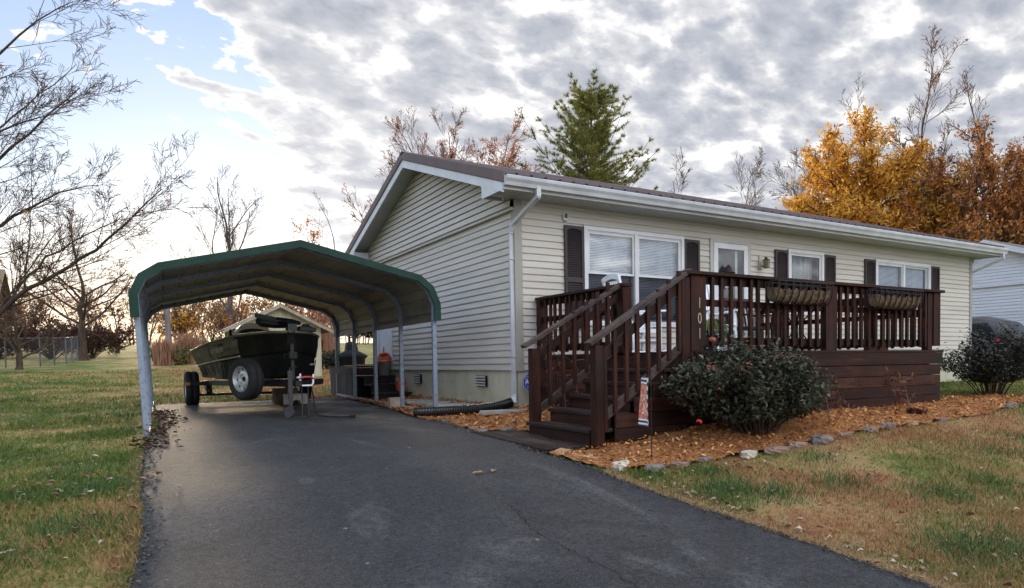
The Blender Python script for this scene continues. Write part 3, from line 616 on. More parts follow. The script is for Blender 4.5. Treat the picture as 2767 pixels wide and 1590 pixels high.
downspout([(HX+.30,-.60,3.13),(HX+.30,-.60,3.0),(HX+.055,.0,2.72),(HX+.055,.05,2.6),(HX+.055,.05,.15)])
# ---- windows
def glassmat():
    m=bpy.data.materials.new('window_glass'); m.use_nodes=True; N=NT(m.node_tree)
    t=N.n('ShaderNodeBsdfTransparent',i0=(.86,.9,.92,1)); g=N.n('ShaderNodeBsdfGlossy',i0=(1,1,1,1),i1=.01)
    fr=N.n('ShaderNodeFresnel',i0=1.5).outputs[0]; f=N.math('ADD',N.math('MULTIPLY',fr,1.25),.05,clamp=True)
    mx=N.n('ShaderNodeMixShader',i0=f); N.t.links.new(t.outputs[0],mx.inputs[1]); N.t.links.new(g.outputs[0],mx.inputs[2]); N.n('ShaderNodeOutputMaterial',i0=mx.outputs[0]); return m
GL=glassmat()
def screenmat():
    m=bpy.data.materials.new('insect_screen'); m.use_nodes=True; N=NT(m.node_tree)
    t=N.n('ShaderNodeBsdfTransparent',i0=(.50,.50,.52,1)); g=N.n('ShaderNodeBsdfDiffuse',i0=(.02,.02,.022,1))
    mx=N.n('ShaderNodeMixShader',i0=.22); N.t.links.new(t.outputs[0],mx.inputs[1]); N.t.links.new(g.outputs[0],mx.inputs[2]); N.n('ShaderNodeOutputMaterial',i0=mx.outputs[0]); return m
SCR=screenmat()
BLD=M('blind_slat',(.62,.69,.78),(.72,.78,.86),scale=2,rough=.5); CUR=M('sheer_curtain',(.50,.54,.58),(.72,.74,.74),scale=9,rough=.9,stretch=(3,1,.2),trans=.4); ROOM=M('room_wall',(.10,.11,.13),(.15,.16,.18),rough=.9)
def frame(b,x0,x1,z0,z1,y0,y1,w):
    b.box(x0,x1,y0,y1,z1-w,z1); b.box(x0,x1,y0,y1,z0,z0+w); b.box(x0,x0+w,y0,y1,z0+w,z1-w); b.box(x1-w,x1,y0,y1,z0+w,z1-w)
def rectp(b,x0,x1,z0,z1,y): b.add([(x0,y,z0),(x1,y,z0),(x1,y,z1),(x0,y,z1)],[(0,1,2,3)])
for wi,w in enumerate(WIN):
    b=MB(); x0,x1,z0,z1=w['x0'],w['x1'],w['z0'],w['z1']
    frame(b,x0,x1,z0,z1,-.052,-.0,.062); frame(b,x0+.058,x1-.058,z0+.058,z1-.058,-.034,.06,.022)
    xm=(x0+x1)/2; bays=[(x0+.078,x1-.078)] if w['n']==1 else [(x0+.078,xm-.035),(xm+.035,x1-.078)]
    if w['n']==2: b.box(xm-.036,xm+.036,-.05,.06,z0+.06,z1-.06)
    wf=b.build('window',WV,house,bevel=.003)
    gp=MB(); sb=MB(); bl=MB(); cu=MB(); sc=MB(); zm=(z0+z1)/2+.06
    for bi,(a,e) in enumerate(bays):
        if w['hung']:
            frame(sb,a,e,zm-.02,z1-.078,-.026,.01,.034); frame(sb,a,e,z0+.078,zm+.014,.012,.045,.034)
            rectp(gp,a+.03,e-.03,zm+.01,z1-.108,-.008); rectp(gp,a+.03,e-.03,z0+.108,zm-.018,.028)
            rectp(sc,a+.01,e-.01,z0+.085,zm-.02,-.012)
        else:
            frame(sb,a,e,z0+.078,z1-.078,-.026 if bi==0 else .006,.02 if bi==0 else .045,.034); rectp(gp,a+.03,e-.03,z0+.108,z1-.108,-.004 if bi==0 else .024)
        if wi==0 or (wi==2):
            z=z1-.12
            while z>z0+.1:
                bl.add([(a+.012,.060,z),(e-.012,.060,z),(e-.012,.074,z+.0185),(a+.012,.074,z+.0185)],[(0,1,2,3)]); z-=.0255
        if wi!=2:
            n=40
            for s0,s1 in (((a,a+.17*(e-a)),(e-.35*(e-a),e)) if wi==0 else ((a,e),)):
                cu.grid([[(s0+(s1-s0)*i/n,.16+.018*math.sin(i*1.3)+.01*math.sin(i*.37),zz) for zz in (z0+.05,z1-.07)] for i in range(n+1)])
    sb.build('sash',WV,wf); gp.build('pane',GL,wf); sc.v and sc.build('insect_screen',SCR,wf)
    if bl.v: bl.build('blind',BLD,wf)
    if cu.v: cu.build('curtain',CUR,wf)
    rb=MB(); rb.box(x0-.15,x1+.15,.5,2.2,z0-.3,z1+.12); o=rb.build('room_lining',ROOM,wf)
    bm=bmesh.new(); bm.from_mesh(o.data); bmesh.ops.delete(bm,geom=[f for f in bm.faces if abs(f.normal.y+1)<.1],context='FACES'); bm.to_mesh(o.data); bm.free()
# shutters
def shutter(xc,z0,z1,w=.345):
    b=MB(); y=-.024; frame(b,xc-w/2,xc+w/2,z0,z1,y-.030,y,.042); zm=z0+(z1-z0)*.47; b.box(xc-w/2+.04,xc+w/2-.04,y-.029,y,zm-.035,zm+.035)
    for za,zb in ((z0+.042,zm-.035),(zm+.035,z1-.042)):
        z=za
        while z<zb-.01:
            b.add([(xc-w/2+.04,y-.022,z),(xc+w/2-.04,y-.022,z),(xc+w/2-.04,y-.002,z+.034),(xc-w/2+.04,y-.002,z+.034)],[(0,1,2,3)]); z+=.034
    # curved head of the upper panel
    n=12; hw=w/2-.04; v=[];
    for i in range(n+1):
        t=-1+2*i/n; v+=[(xc+t*hw,y-.028,z1-.04),(xc+t*hw,y-.028,z1-.042-.036*abs(t)**2.2)]
    b.add(v,[(2*i,2*i+1,2*i+3,2*i+2) for i in range(n)])
    b.box(xc-w/2+.03,xc+w/2-.03,y-.002,y+.004,z0+.03,z1-.03)
    return b.build('shutter',SHU,house)
for xc,z0,z1 in ((.985,1.22,2.775),(3.355,1.22,2.76),(5.58,1.50,2.755),(6.97,1.50,2.755),(8.26,1.46,2.76),(10.63,1.46,2.76)): shutter(xc,z0,z1)
# front door: storm door with full glass, panel door behind open to the lit room
b=MB(); x0,x1,z0,z1=DOOR['x0'],DOOR['x1'],DOOR['z0'],DOOR['z1']
b.box(x0-.075,x0,-.04,.06,z0,z1+.06); b.box(x1,x1+.075,-.04,.06,z0,z1+.06); b.box(x0,x1,-.04,.06,z1,z1+.06); b.box(x0-.05,x1+.05,-.06,.05,z0-.05,z0)
fd=b.build('door',M('door_casing',(.42,.40,.36),(.47,.45,.41),rough=.5),house,bevel=.003)
b=MB(); frame(b,x0+.006,x1-.006,z0+.005,z1-.006,-.045,-.012,.098); b.box(x0+.1,x1-.1,-.040,-.016,z0+.1,z0+.24); b.build('storm_door',WV,fd,bevel=.003)
b=MB(); rectp(b,x0+.1,x1-.1,z0+.24,z1-.1,-.026); b.build('pane',GL,fd)
b=MB(); b.box(x1-.085,x1-.06,-.085,-.045,1.62,1.76); b.build('handle',M('black_metal',(.012,.012,.013),(.02,.02,.022),rough=.4),fd)
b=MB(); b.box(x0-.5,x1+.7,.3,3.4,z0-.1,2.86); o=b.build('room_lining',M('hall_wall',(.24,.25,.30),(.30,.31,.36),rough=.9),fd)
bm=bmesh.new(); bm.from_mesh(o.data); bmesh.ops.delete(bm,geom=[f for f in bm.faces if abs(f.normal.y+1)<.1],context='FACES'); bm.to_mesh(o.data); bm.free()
b=MB(); b.box(x0+.60,x0+.66,.05,.75,z0,z1); b.build('inner_door',WV,fd)
LB=bpy.data.materials.new('lit_bulb'); LB.use_nodes=True; N=NT(LB.node_tree); N.n('ShaderNodeOutputMaterial',i0=N.n('ShaderNodeEmission',i0=(1,.72,.36,1),i1=3.0).outputs[0])
ch=thing('chandelier','lit brass chandelier glimpsed through the front door glass','lamp',(4.42,1.9,2.5))
b=MB(); b.tube([(4.42,1.9,2.86),(4.42,1.9,2.5)],.008,6); b.ball((4.42,1.9,2.48),.04)
for k in range(5):
    t=2*math.pi*k/5; b.tube([(4.42,1.9,2.48),(4.42+.1*math.cos(t),1.9+.1*math.sin(t),2.43),(4.42+.2*math.cos(t),1.9+.2*math.sin(t),2.47)],.008,6)
b.build('arm',M('brass',(.35,.22,.08),(.45,.3,.12),rough=.35,metal=1),ch)
for k in range(5):
    t=2*math.pi*k/5; q=MB(); q.ball((4.42+.2*math.cos(t),1.9+.2*math.sin(t),2.51),.035); q.build('bulb',LB,ch,smooth=True)
# rear door in the left wall
b=MB(); b.box(-.045,.05,rd[0]-.08,rd[0],rd[2],rd[3]+.06); b.box(-.045,.05,rd[1],rd[1]+.08,rd[2],rd[3]+.06); b.box(-.045,.05,rd[0],rd[1],rd[3],rd[3]+.06); b.box(-.06,.05,rd[0],rd[1],rd[2]-.03,rd[2])
d2=b.build('door',WV,house,bevel=.003); b=MB(); DW=M('door_white',(.60,.62,.68),(.68,.70,.75),rough=.45); b.box(-.012,.03,rd[0]+.004,rd[1]-.004,rd[2]+.004,rd[3]-.004)
for za,zb in ((.80,1.30),): b.box(-.018,-.012,rd[0]+.12,rd[1]-.12,za,zb)
for k in range(2): b.box(-.02,-.012,rd[0]+.05,rd[1]-.05,.78+k*.05,.80+k*.05)
b.build('door_panel',DW,d2); b=MB(); b.box(-.016,-.012,rd[0]+.25,rd[1]-.25,1.50,2.35); b.build('pane',M('dark_pane',(.05,.055,.065),(.08,.085,.1),rough=.1),d2); b=MB(); b.ball((-.05,rd[0]+.08,1.62),.03); b.build('handle',MATS['brass'],d2,smooth=True)
# security camera and wall lamp
b=MB(); b.box(.795,.875,-.06,-.018,2.845,2.955); sc_=b.build('security_camera',WV,house,bevel=.004); b=MB(); b.box(.808,.862,-.063,-.0605,2.872,2.945); b.build('lens_panel',MATS['black_metal'],sc_); b=MB(); b.ball((.835,-.045,2.84),.02); b.build('mount',WG,sc_)
wl=MB(); wl.box(4.985,5.085,-.045,-.018,2.36,2.60); wl=wl.build('wall_lamp',M('almond_plastic',(.50,.46,.38),(.55,.51,.43),rough=.5),house,bevel=.006)
b=MB(); AB=M('aged_brass',(.045,.028,.012),(.09,.06,.025),rough=.4,metal=.6); b.tube([(5.035,-.045,2.42),(5.035,-.10,2.40),(5.035,-.15,2.47),(5.035,-.16,2.545),(5.035,-.12,2.57),(5.035,-.16,2.56)],.011,8); b.lathe([(.0,.06),(.02,.05),(.035,.02),(.075,.0),(.07,-.008)],(5.035,-.165,2.515),n=6)
for k in range(6):
    t=2*math.pi*k/6; b.tube([(5.035+.066*math.cos(t),-.165+.066*math.sin(t),2.51),(5.035+.055*math.cos(t),-.165+.055*math.sin(t),2.37)],.004,5)
b.lathe([(0,-.005),(.058,-.005),(.058,.005),(0,.005)],(5.035,-.165,2.37),n=6); b.build('lamp_arm',AB,wl)
b=MB(); b.lathe([(.062,.135),(.052,0)],(5.035,-.165,2.373),n=6); b.build('lamp_glass',M('amber_glass',(.30,.27,.13),(.38,.34,.18),rough=.15,trans=.4),wl)
# ---------------------------------------------------------------- front deck and stairs
def wood(name,c1,c2,c3,st,rough=.6):
    m=bpy.data.materials.new(name); m.use_nodes=True; N=NT(m.node_tree)
    v=N.n('ShaderNodeTexCoord').outputs['Object']; g=N.n('ShaderNodeNewGeometry').outputs['Random Per Island']
    off=N.n('ShaderNodeCombineXYZ',i0=N.math('MULTIPLY',g,37.),i1=N.math('MULTIPLY',g,11.),i2=N.math('MULTIPLY',g,5.)).outputs[0]
    ad=N.n('ShaderNodeVectorMath',operation='ADD',i0=v,i1=off).outputs[0]
    gr=N.noise(N.mapping(ad,scale=st),9,6,.7,.4); bl=N.noise(ad,2.6,4,.6,.3); fi=N.noise(N.mapping(ad,scale=tuple(s*3.2 for s in st)),22,3,.7)
    f=N.math('ADD',N.math('ADD',N.math('MULTIPLY',gr,.5),N.math('MULTIPLY',bl,.45)),N.math('MULTIPLY',N.math('SUBTRACT',g,.5),.14))
    c=N.ramp(f,[(.36,c1),(.50,c2),(.66,c3)]); c=N.mix(N.ramp(fi,[(.36,.55),(.5,0.)]),c,tuple(q*.45 for q in c1))
    b=N.n('ShaderNodeBsdfPrincipled',i0=c); b.inputs['Specular IOR Level'].default_value=.22
    N.t.links.new(N.ramp(bl,[(.3,rough-.14),(.7,rough+.15)]),b.inputs['Roughness'])
    bn=N.n('ShaderNodeBump'); bn.inputs['Strength'].default_value=.45; bn.inputs['Distance'].default_value=.006; N.t.links.new(gr,bn.inputs['Height']); N.t.links.new(bn.outputs[0],b.inputs['Normal'])
    N.n('ShaderNodeOutputMaterial',i0=b.outputs[0]); return m
C1,C2,C3=(.010,.0030,.0017),(.034,.0098,.0052),(.098,.036,.020)
WX=wood('stained_wood_along',C1,C2,C3,(.12,1.6,1.6)); WY=wood('stained_wood_across',C1,C2,C3,(1.6,.12,1.6)); WZ=wood('stained_wood_upright',(.013,.0036,.0019),(.044,.0120,.0060),(.115,.040,.021),(1.6,1.6,.12))
WT=wood('worn_tread',(.012,.0065,.0050),(.034,.020,.0165),(.085,.062,.054),(1.6,.12,1.6),.55)
WW=wood('worn_wood_rail',(.035,.021,.017),(.085,.060,.052),(.16,.122,.11),(.5,.5,1.2),.6)
DF,DX0,DX1,DYF=.80,.33,5.0,-3.55
deck=thing('front_deck','dark brown stained wooden deck with railings and side stairs along the house front','deck',(2.6,-1.8,0))
b=MB()
y=-.05
while y>DYF-.02: b.box(DX0-.03,DX1+.03,max(y-.135,DYF-.025),y,DF-.034,DF); y-=.141
b.build('floor',WX,deck,bevel=.003)
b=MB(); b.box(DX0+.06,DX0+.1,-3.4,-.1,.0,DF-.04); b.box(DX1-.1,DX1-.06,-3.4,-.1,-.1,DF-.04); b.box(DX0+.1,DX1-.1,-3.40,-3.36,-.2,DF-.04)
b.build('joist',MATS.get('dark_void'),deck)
# front skirt: wide boards, the top one proud
b=MB(); zs=[(.605,.764,.018),(.455,.598,0),(.312,.449,0),(.172,.306,0),(.036,.166,0),(-.30,.030,0)]
for z0,z1,pr in zs:
    b.box(DX0-.0,DX1+(.01 if pr else -.02),DYF-pr,DYF+.035,z0,z1)
b.build('skirt',WX,deck,bevel=.003)
for xa,xb in ((DX1-.05,DX1-.02),(DX0,DX0+.03)):
    b=MB(); [b.box(xa,xb,DYF+.036,-.04,z0,z1) for z0,z1,pr in zs]; b.build('skirt',WY,deck,bevel=.003)
def post(x0,x1,y0,y1,z0,z1,m=WZ,name='post'):
    q=MB(); q.box(x0,x1,y0,y1,z0,z1); return q.build(name,m,deck,bevel=.004)
RTZ=1.635
pc=post(DX0-.06,DX0+.115,DYF-.0,DYF+.12,DF-.2,RTZ-.03); post(DX0-.18,DX0-.065,DYF+.01,DYF+.12,.45,RTZ-.05)
for xa,xb in ((2.46,2.70),): post(xa,xa+.085,DYF-.01,DYF+.08,DF,RTZ-.03); post(xa+.09,xb-.01,DYF+.0,DYF+.10,DF,RTZ-.03); 
post(3.42,3.60,DYF+.06,DYF+.15,DF,RTZ-.05); post(3.61,3.79,DYF+.03,DYF+.12,DF,.90)
post(4.68,4.79,DYF+.01,DYF+.11,DF,RTZ-.03); post(4.80,4.91,DYF-.005,DYF+.11,DF+.07,RTZ-.02); post(4.912,4.965,DYF-.005,DYF+.10,.86,RTZ-.02)
post(DX0-.02,DX0+.08,-.14,-.035,DF,RTZ-.03); p1=post(DX0-.03,DX0+.10,-2.26,-2.13,DF-.2,RTZ-.03); post(DX0-.0,DX0+.08,-2.02,-1.94,DF,RTZ-.1)
post(DX1-.10,DX1-.0,-.14,-.035,DF,RTZ-.03)
def rail(p0,p1,w,h,m,name='rail'):
    q=MB(); q.beam(p0,p1,w,h); return q.build(name,m,deck,bevel=.004)
# front rail
rail((DX0-.14,DYF+.03,RTZ),(DX1+.02,DYF+.03,RTZ),.145,.036,WX,'top_rail')
for z,h,dy in ((RTZ-.065,.085,.065),(1.325,.075,.062),(.905,.085,.062)): rail((DX0+.115,DYF+dy,z),(4.80,DYF+dy,z),.036,h,WX)
# left side rail and right side rail
rail((DX0+.03,-2.28,RTZ),(DX0+.03,-.03,RTZ),.135,.036,WY,'top_rail'); rail((DX1-.05,DYF+.1,RTZ),(DX1-.05,-.03,RTZ),.135,.036,WY,'top_rail')
for z,h in ((RTZ-.065,.085),(1.325,.075),(.905,.085)): rail((DX0+.045,-2.13,z),(DX0+.045,-.14,z),.036,h,WY); rail((DX1-.05,DYF+.12,z),(DX1-.05,-.14,z),.036,h,WY)
bal0=MB(); bal0.box(-.021,.021,-.019,.019,.845,RTZ-.022); bal0=bal0.build('baluster',WZ,deck,bevel=.003)
balxs=[.459,.586,.726,.87,1.019,1.165,1.31,1.456,1.615,1.754,1.894,2.043,2.188,2.34,2.763,2.901,3.038,3.198,3.343,3.501,3.64,3.776,3.928,4.069,4.192,4.367,4.494,4.62]
first=True
def baluster(x,y,dz=0,ms=1,tw=0):
    global first
    if first: o=bal0; first=False
    else: o=bal0.copy(); COL.objects.link(o)
    o.location=(x,y,dz); o.rotation_euler=(random.uniform(-.006,.006),random.uniform(-.008,.008),tw); return o
for x in balxs: baluster(x,DYF+.022,random.uniform(-.012,.006))
for y in np.linspace(-1.99,-.27,13): baluster(DX0+.005,float(y),random.uniform(-.01,.006),tw=1.57)
for y in np.linspace(-3.3,-.3,20): baluster(DX1-.09,float(y),random.uniform(-.01,.006),tw=1.57)
# stairs
tz=[.017,.166,.316,.463,.612]; tx=[-.985,-.735,-.49,-.245,.0]
for i,(x,z) in enumerate(zip(tx,tz)):
    ye=-3.45 if i else -3.47; ya=-2.22 if i else -2.16
    q=MB(); q.box(x-.03,x+.115,ye,ya,z-.036,z); q.box(x+.121,x+.268,ye,ya,z-.036,z); q.build('stair_tread',WT,deck,bevel=.004)
    q=MB(); q.box(x-.002,x+.026,ye+.02,ya-.02,z-.15 if i else -.20,z-.038); q.build('stair_riser',WY,deck,bevel=.002)
q=MB(); q.box(.268,.30,-3.45,-2.22,.615,.762); q.build('stair_riser',WY,deck,bevel=.002)
# boxed sides of the stairs
for yy_,nm in ((-3.50,0),(-2.20,1)):
    q=MB()
    for k in range(5):
        x0_=tx[k]+(.03 if k else .27); 
        q.box(max(x0_,-.73),.335,yy_-.012,yy_+.02,(-.36 if k==0 else tz[k-1]+.002),tz[k]-.004)
    q.box(-.73,-.69,yy_-.02,yy_-.0125,-.3,.02); q.build('stair_side',WX,deck,bevel=.002)
# newels, handrails, lower rails, stair balusters
post(-.985,-.885,-3.57,-3.47,-.30,.85); post(-.88,-.84,-3.565,-3.49,-.0,.84); post(-.945,-.835,-2.20,-2.10,-.2,.855)
rail((-1.04,-3.52,.862),(DX0-.07,-3.52,1.662),.125,.04,WW,'handrail'); rail((-1.03,-2.15,.872),(DX0+.02,-2.15,1.652),.115,.04,WW,'handrail')
rail((-.84,-3.50,.755),(DX0-.15,-3.50,1.515),.034,.085,WX); rail((-.84,-2.15,.78),(DX0-.0,-2.15,1.52),.034,.085,WX)
rail((-.85,-3.505,.135),(DX0-.08,-3.505,.905),.036,.088,WW,'lower_rail'); rail((-.84,-2.15,.145),(DX0-.0,-2.15,.90),.036,.088,WW,'lower_rail')
sb0=MB(); sb0.box(-.021,.021,-.018,.018,-.40,.44); sb0=sb0.build('baluster',WZ,deck,bevel=.003); fs=True
for yb,sg in ((-3.53,1),(-2.175,1)):
    for i,x in enumerate((-.73,-.585,-.445,-.305,-.165,-.025,.115) if yb<-3 else (-.70,-.52,-.36,-.19,-.03,.13)):
        if fs: o=sb0; fs=False
        else: o=sb0.copy(); COL.objects.link(o)
        o.location=(x,yb,.575+(x+.73)*.745)
# house number on the corner post
NUM=M('number_metal',(.30,.25,.18),(.40,.34,.25),rough=.4,metal=.7)
for ch_,z in (('1',1.31),('0',1.145),('1',.98)):
    text_mesh(ch_,.165,.002,lambda c,z=z:Vector((DX0+.055+c.x*.72,DYF-.004-c.z*.5,z+c.y)),'house_number',NUM,pc)
# plank landing at the foot of the stairs
b=MB(); 
for k in range(5):
    t0=k/5; xa=-1.47+t0*.5
    b.add([(xa,-3.46,-.215),(xa+.094,-3.46,-.215),(xa+.094+(.05 if k>2 else 0),-1.62-.05*k,-.175),(xa,-1.57-.05*k,-.175),(xa,-3.46,-.135),(xa+.094,-3.46,-.135),(xa+.094+(.05 if k>2 else 0),-1.62-.05*k,-.105),(xa,-1.57-.05*k,-.105)],[(0,3,2,1),(4,5,6,7),(0,1,5,4),(1,2,6,5),(2,3,7,6),(3,0,4,7)])
b.box(-1.475,-1.45,-3.46,-1.6,-.27,-.137)
tag(b.build('plank_landing',WT,None,bevel=.004),'low weathered dark plank landing between asphalt and deck stairs','landing')
# ---- rocking chairs
WP=M('white_paint',(.78,.80,.84),(.84,.86,.88),scale=4,rough=.45)
def rocker():
    t=thing('rocking_chair','white slatted rocking chair seen through the stair rails','chair')
    for s in (-1,1):
        q=MB(); q.tube([(s*.25,-.44+.95*k/12,.015+.24*((k/12-.45)**2)) for k in range(13)],.02,6); q.build('rocker',WP,t)
        q=MB(); q.beam((s*.25,-.24,.03),(s*.25,-.22,.62),.04,.045,(0,1,0)); q.build('leg',WP,t,bevel=.004)
        q=MB(); q.beam((s*.24,.20,.03),(s*.24,.25,.44),.04,.045,(0,1,0)); q.build('leg',WP,t,bevel=.004)
        q=MB(); q.beam((s*.24,.24,.40),(s*.235,.46,1.12),.04,.04,(0,1,0)); q.build('back_post',WP,t,bevel=.004)
        q=MB(); q.beam((s*.27,-.31,.635),(s*.26,.33,.605),.085,.028); q.build('armrest',WP,t,bevel=.005)
        q=MB(); q.beam((s*.25,-.23,.2),(s*.24,.22,.2),.026,.026); q.beam((s*.25,-.23,.34),(s*.24,.24,.34),.03,.06); q.build('stretcher',WP,t)
    q=MB()
    for k in range(9): q.beam((-.25,-.26+k*.058,.415-.006*k),(.25,-.26+k*.058,.415-.006*k),.046,.018)
    q.build('seat',WP,t,bevel=.003)
    q=MB()
    for k in range(7): q.beam((-.18+k*.06,.26,.45),(-.18+k*.06,.44,1.06),.036,.014,(0,1,0))
    q.build('backrest',WP,t,bevel=.002)
    q=MB(); n=8
    for k in range(n): 
        x0_,x1_=-.25+.5*k/n,-.25+.5*(k+1)/n; zz=lambda x:1.085+.05*(1-(x/.25)**2)
        q.beam((x0_,.44+.002*k,zz(x0_)),(x1_,.44+.002*k,zz(x1_)),.022,.075,(0,0,1))
    q.build('crest_rail',WP,t); q=MB(); 
    q=MB(); q.beam((-.25,-.235,.18),(.25,-.235,.18),.026,.026); q.beam((-.25,-.235,.36),(.25,-.235,.36),.03,.06); q.build('stretcher',WP,t)
    return t
rk1=rocker(); rk1.location=(1.60,-.82,DF); rk1.rotation_euler=(0,0,R(84)); rk1['group']='white rocking chairs on the deck'
rk1['label']='white rocking chair below the big double window behind the stair rail'
rk2=copy_tree(rk1); rk2.location=(2.60,-1.35,DF); rk2.rotation_euler=(0,0,R(-8)); rk2['label']='white rocking chair facing the street behind the numbered corner post'
# fern-like plant, pumpkin, small black table, bistro set
def arch_plant(name,lab,c,n,L,h,m,pot,potm,sp=.12,wd=.014):
    t=thing(name,lab,'plant',c); V=[];Fc=[]
    for k in range(n):
        a=rng.uniform(0,6.28); l=L*rng.uniform(.55,1.1); hh=h*rng.uniform(.6,1.15); w=wd*rng.uniform(.7,1.4); i0=len(V); ns=6
        for s in range(ns+1):
            u=s/ns; r_=l*u; z=hh*(1.8*u-1.9*u*u*rng.uniform(.9,1.0)); ww=w*(1-u)**.7+.001
            px,py=c[0]+math.cos(a)*r_,c[1]+math.sin(a)*r_; V+=[(px-math.sin(a)*ww,py+math.cos(a)*ww,c[2]+pot[1]+z),(px+math.sin(a)*ww,py-math.cos(a)*ww,c[2]+pot[1]+z+.004)]
        Fc+=[(i0+2*s,i0+2*s+1,i0+2*s+3,i0+2*s+2) for s in range(ns)]
    fast('foliage',V,Fc,m,t,k=4)
    q=MB(); q.lathe([(0,0),(pot[0]*.72,0),(pot[0],pot[1]),(pot[0]*1.06,pot[1]),(pot[0]*.9,pot[1]-.02),(0,pot[1]-.03)],c,n=20); q.build('pot',potm,t,smooth=False); return t
arch_plant('potted_plant','green arching spider plant in a dark pot beside the rocking chair',(1.98,-1.95,DF),240,.36,.44,M('strap_leaf',(.05,.10,.02),(.16,.24,.06),scale=3,rough=.5,island=.8,trans=.3),(.14,.24),M('dark_pot',(.02,.02,.022),rough=.5))
pk=thing('pumpkin','small orange pumpkin on the deck floor beside the potted plant','pumpkin',(1.98,-2.62,DF)); q=MB(); n,m_=28,10; v=[]
for i in range(m_+1):
    ph=math.pi*i/m_
    for j in range(n):
        t=2*math.pi*j/n; k=.13*(1+.07*abs(math.cos(4*t)))*math.sin(ph)**.8; v.append((1.98+k*math.cos(t),-2.62+k*math.sin(t),DF+.105+.1*math.cos(ph)*(1-.2*math.exp(-8*math.sin(ph)**2))))
q.add(v,[(i*n+j,(i+1)*n+j,(i+1)*n+(j+1)%n,i*n+(j+1)%n) for i in range(m_) for j in range(n)]); q.build('flesh',M('pumpkin_skin',(.50,.13,.02),(.62,.20,.03),scale=4,rough=.45),pk,smooth=True)
q=MB(); q.tube([(1.98,-2.62,DF+.18),(1.985,-2.62,DF+.22),(2.0,-2.63,DF+.245)],[.018,.013,.015],6); q.build('stem',M('dry_stem',(.16,.12,.05),(.25,.2,.1),rough=.8),pk)
BM=M('black_iron',(.010,.010,.011),(.018,.018,.02),rough=.45,metal=.3)
tb=thing('patio_table','small black wrought iron table at the right end of the deck','table',(4.55,-1.3,DF)); q=MB(); q.lathe([(0,.70),(.42,.70),(.43,.71),(.42,.725),(0,.725)],(4.55,-1.3,DF),n=28); q.build('top',BM,tb)
for k in range(4):
    t=math.pi/4+k*math.pi/2; q=MB(); q.tube([(4.55+r_*math.cos(t),-1.3+r_*math.sin(t),DF+z) for r_,z in ((.33,.0),(.24,.10),(.10,.30),(.06,.42),(.12,.56),(.26,.69))],.013,6); q.build('leg',BM,tb)
ct=thing('accent_chair','dark wooden armchair against the wall under the single window','chair',(4.05,-.7,DF)); WD2=M('dark_brown_paint',(.035,.016,.012),(.055,.026,.02),scale=5,rough=.5)
q=MB(); q.box(3.78,4.36,-.98,-.45,DF+.40,DF+.45); q.build('seat',WD2,ct,bevel=.004)
for k in range(6):
    pass
q=MB()
for k in range(7): q.beam((3.83+k*.08,-.45,DF+.45),(3.83+k*.08,-.36,DF+.92),.03,.02,(0,1,0))
q.beam((3.78,-.36,DF+.93),(4.36,-.36,DF+.93),.04,.06); q.build('backrest',WD2,ct)
for x in (3.80,4.34):
    q=MB(); q.beam((x,-.95,DF),(x,-.95,DF+.62),.045,.045,(0,1,0)); q.build('leg',WD2,ct); q=MB(); q.beam((x,-.47,DF),(x,-.47,DF+.62),.045,.045,(0,1,0)); q.build('leg',WD2,ct); q=MB(); q.beam((x,-1.0,DF+.64),(x,-.40,DF+.66),.075,.03); q.build('armrest',WD2,ct)
# harvest decoration on the storm door
hd=thing('door_decoration','small straw harvest figure with plaid cloth hanging on the front door','decoration',(4.14,-.08,2.1)); STW=M('straw',(.10,.065,.03),(.32,.24,.12),scale=20,rough=.9)
V=[];Fc=[]
for k in range(160):
    a=rng.uniform(-1.2,1.2); l=rng.uniform(.08,.17); x0_=4.14+rng.normal(0,.03); z0_=2.20+rng.normal(0,.03); i0=len(V); V+=[(x0_-.004,-.08,z0_),(x0_+.004,-.09,z0_),(x0_+l*math.sin(a),-.085-rng.uniform(0,.05),z0_+l*math.cos(a)*rng.uniform(-.8,.8))]; Fc.append((i0,i0+1,i0+2))
fast('straw_bundle',V,Fc,STW,hd); q=MB(); q.lathe([(.13,0),(.075,.03),(.055,.10),(.01,.15)],(4.15,-.10,2.23),n=14); q.build('hat',M('dark_felt',(.02,.012,.01),(.05,.03,.025),scale=9,rough=.9),hd,smooth=True)
def plaid():
    m=bpy.data.materials.new('plaid_cloth'); m.use_nodes=True; N=NT(m.node_tree); v=N.n('ShaderNodeTexCoord').outputs['Object']; c=N.n('ShaderNodeTexChecker',i0=v,i3=38.0); c.inputs[1].default_value=(.05,.08,.2,1); c.inputs[2].default_value=(.7,.7,.72,1); b=N.n('ShaderNodeBsdfPrincipled',i0=c.outputs[0]); b.inputs['Roughness'].default_value=.9; N.n('ShaderNodeOutputMaterial',i0=b.outputs[0]); return m
q=MB(); q.grid([[(4.08+.014*i+.01*math.sin(j*2),-.085-.012*math.sin(i*1.3),1.96+.03*j) for j in range(8)] for i in range(8)]); q.build('cloth',plaid(),hd)
q=MB(); q.ball((4.22,-.11,2.04),.055,10,7,(1,.6,1.4)); q.build('pumpkin_charm',MATS['pumpkin_skin'],hd,smooth=True)
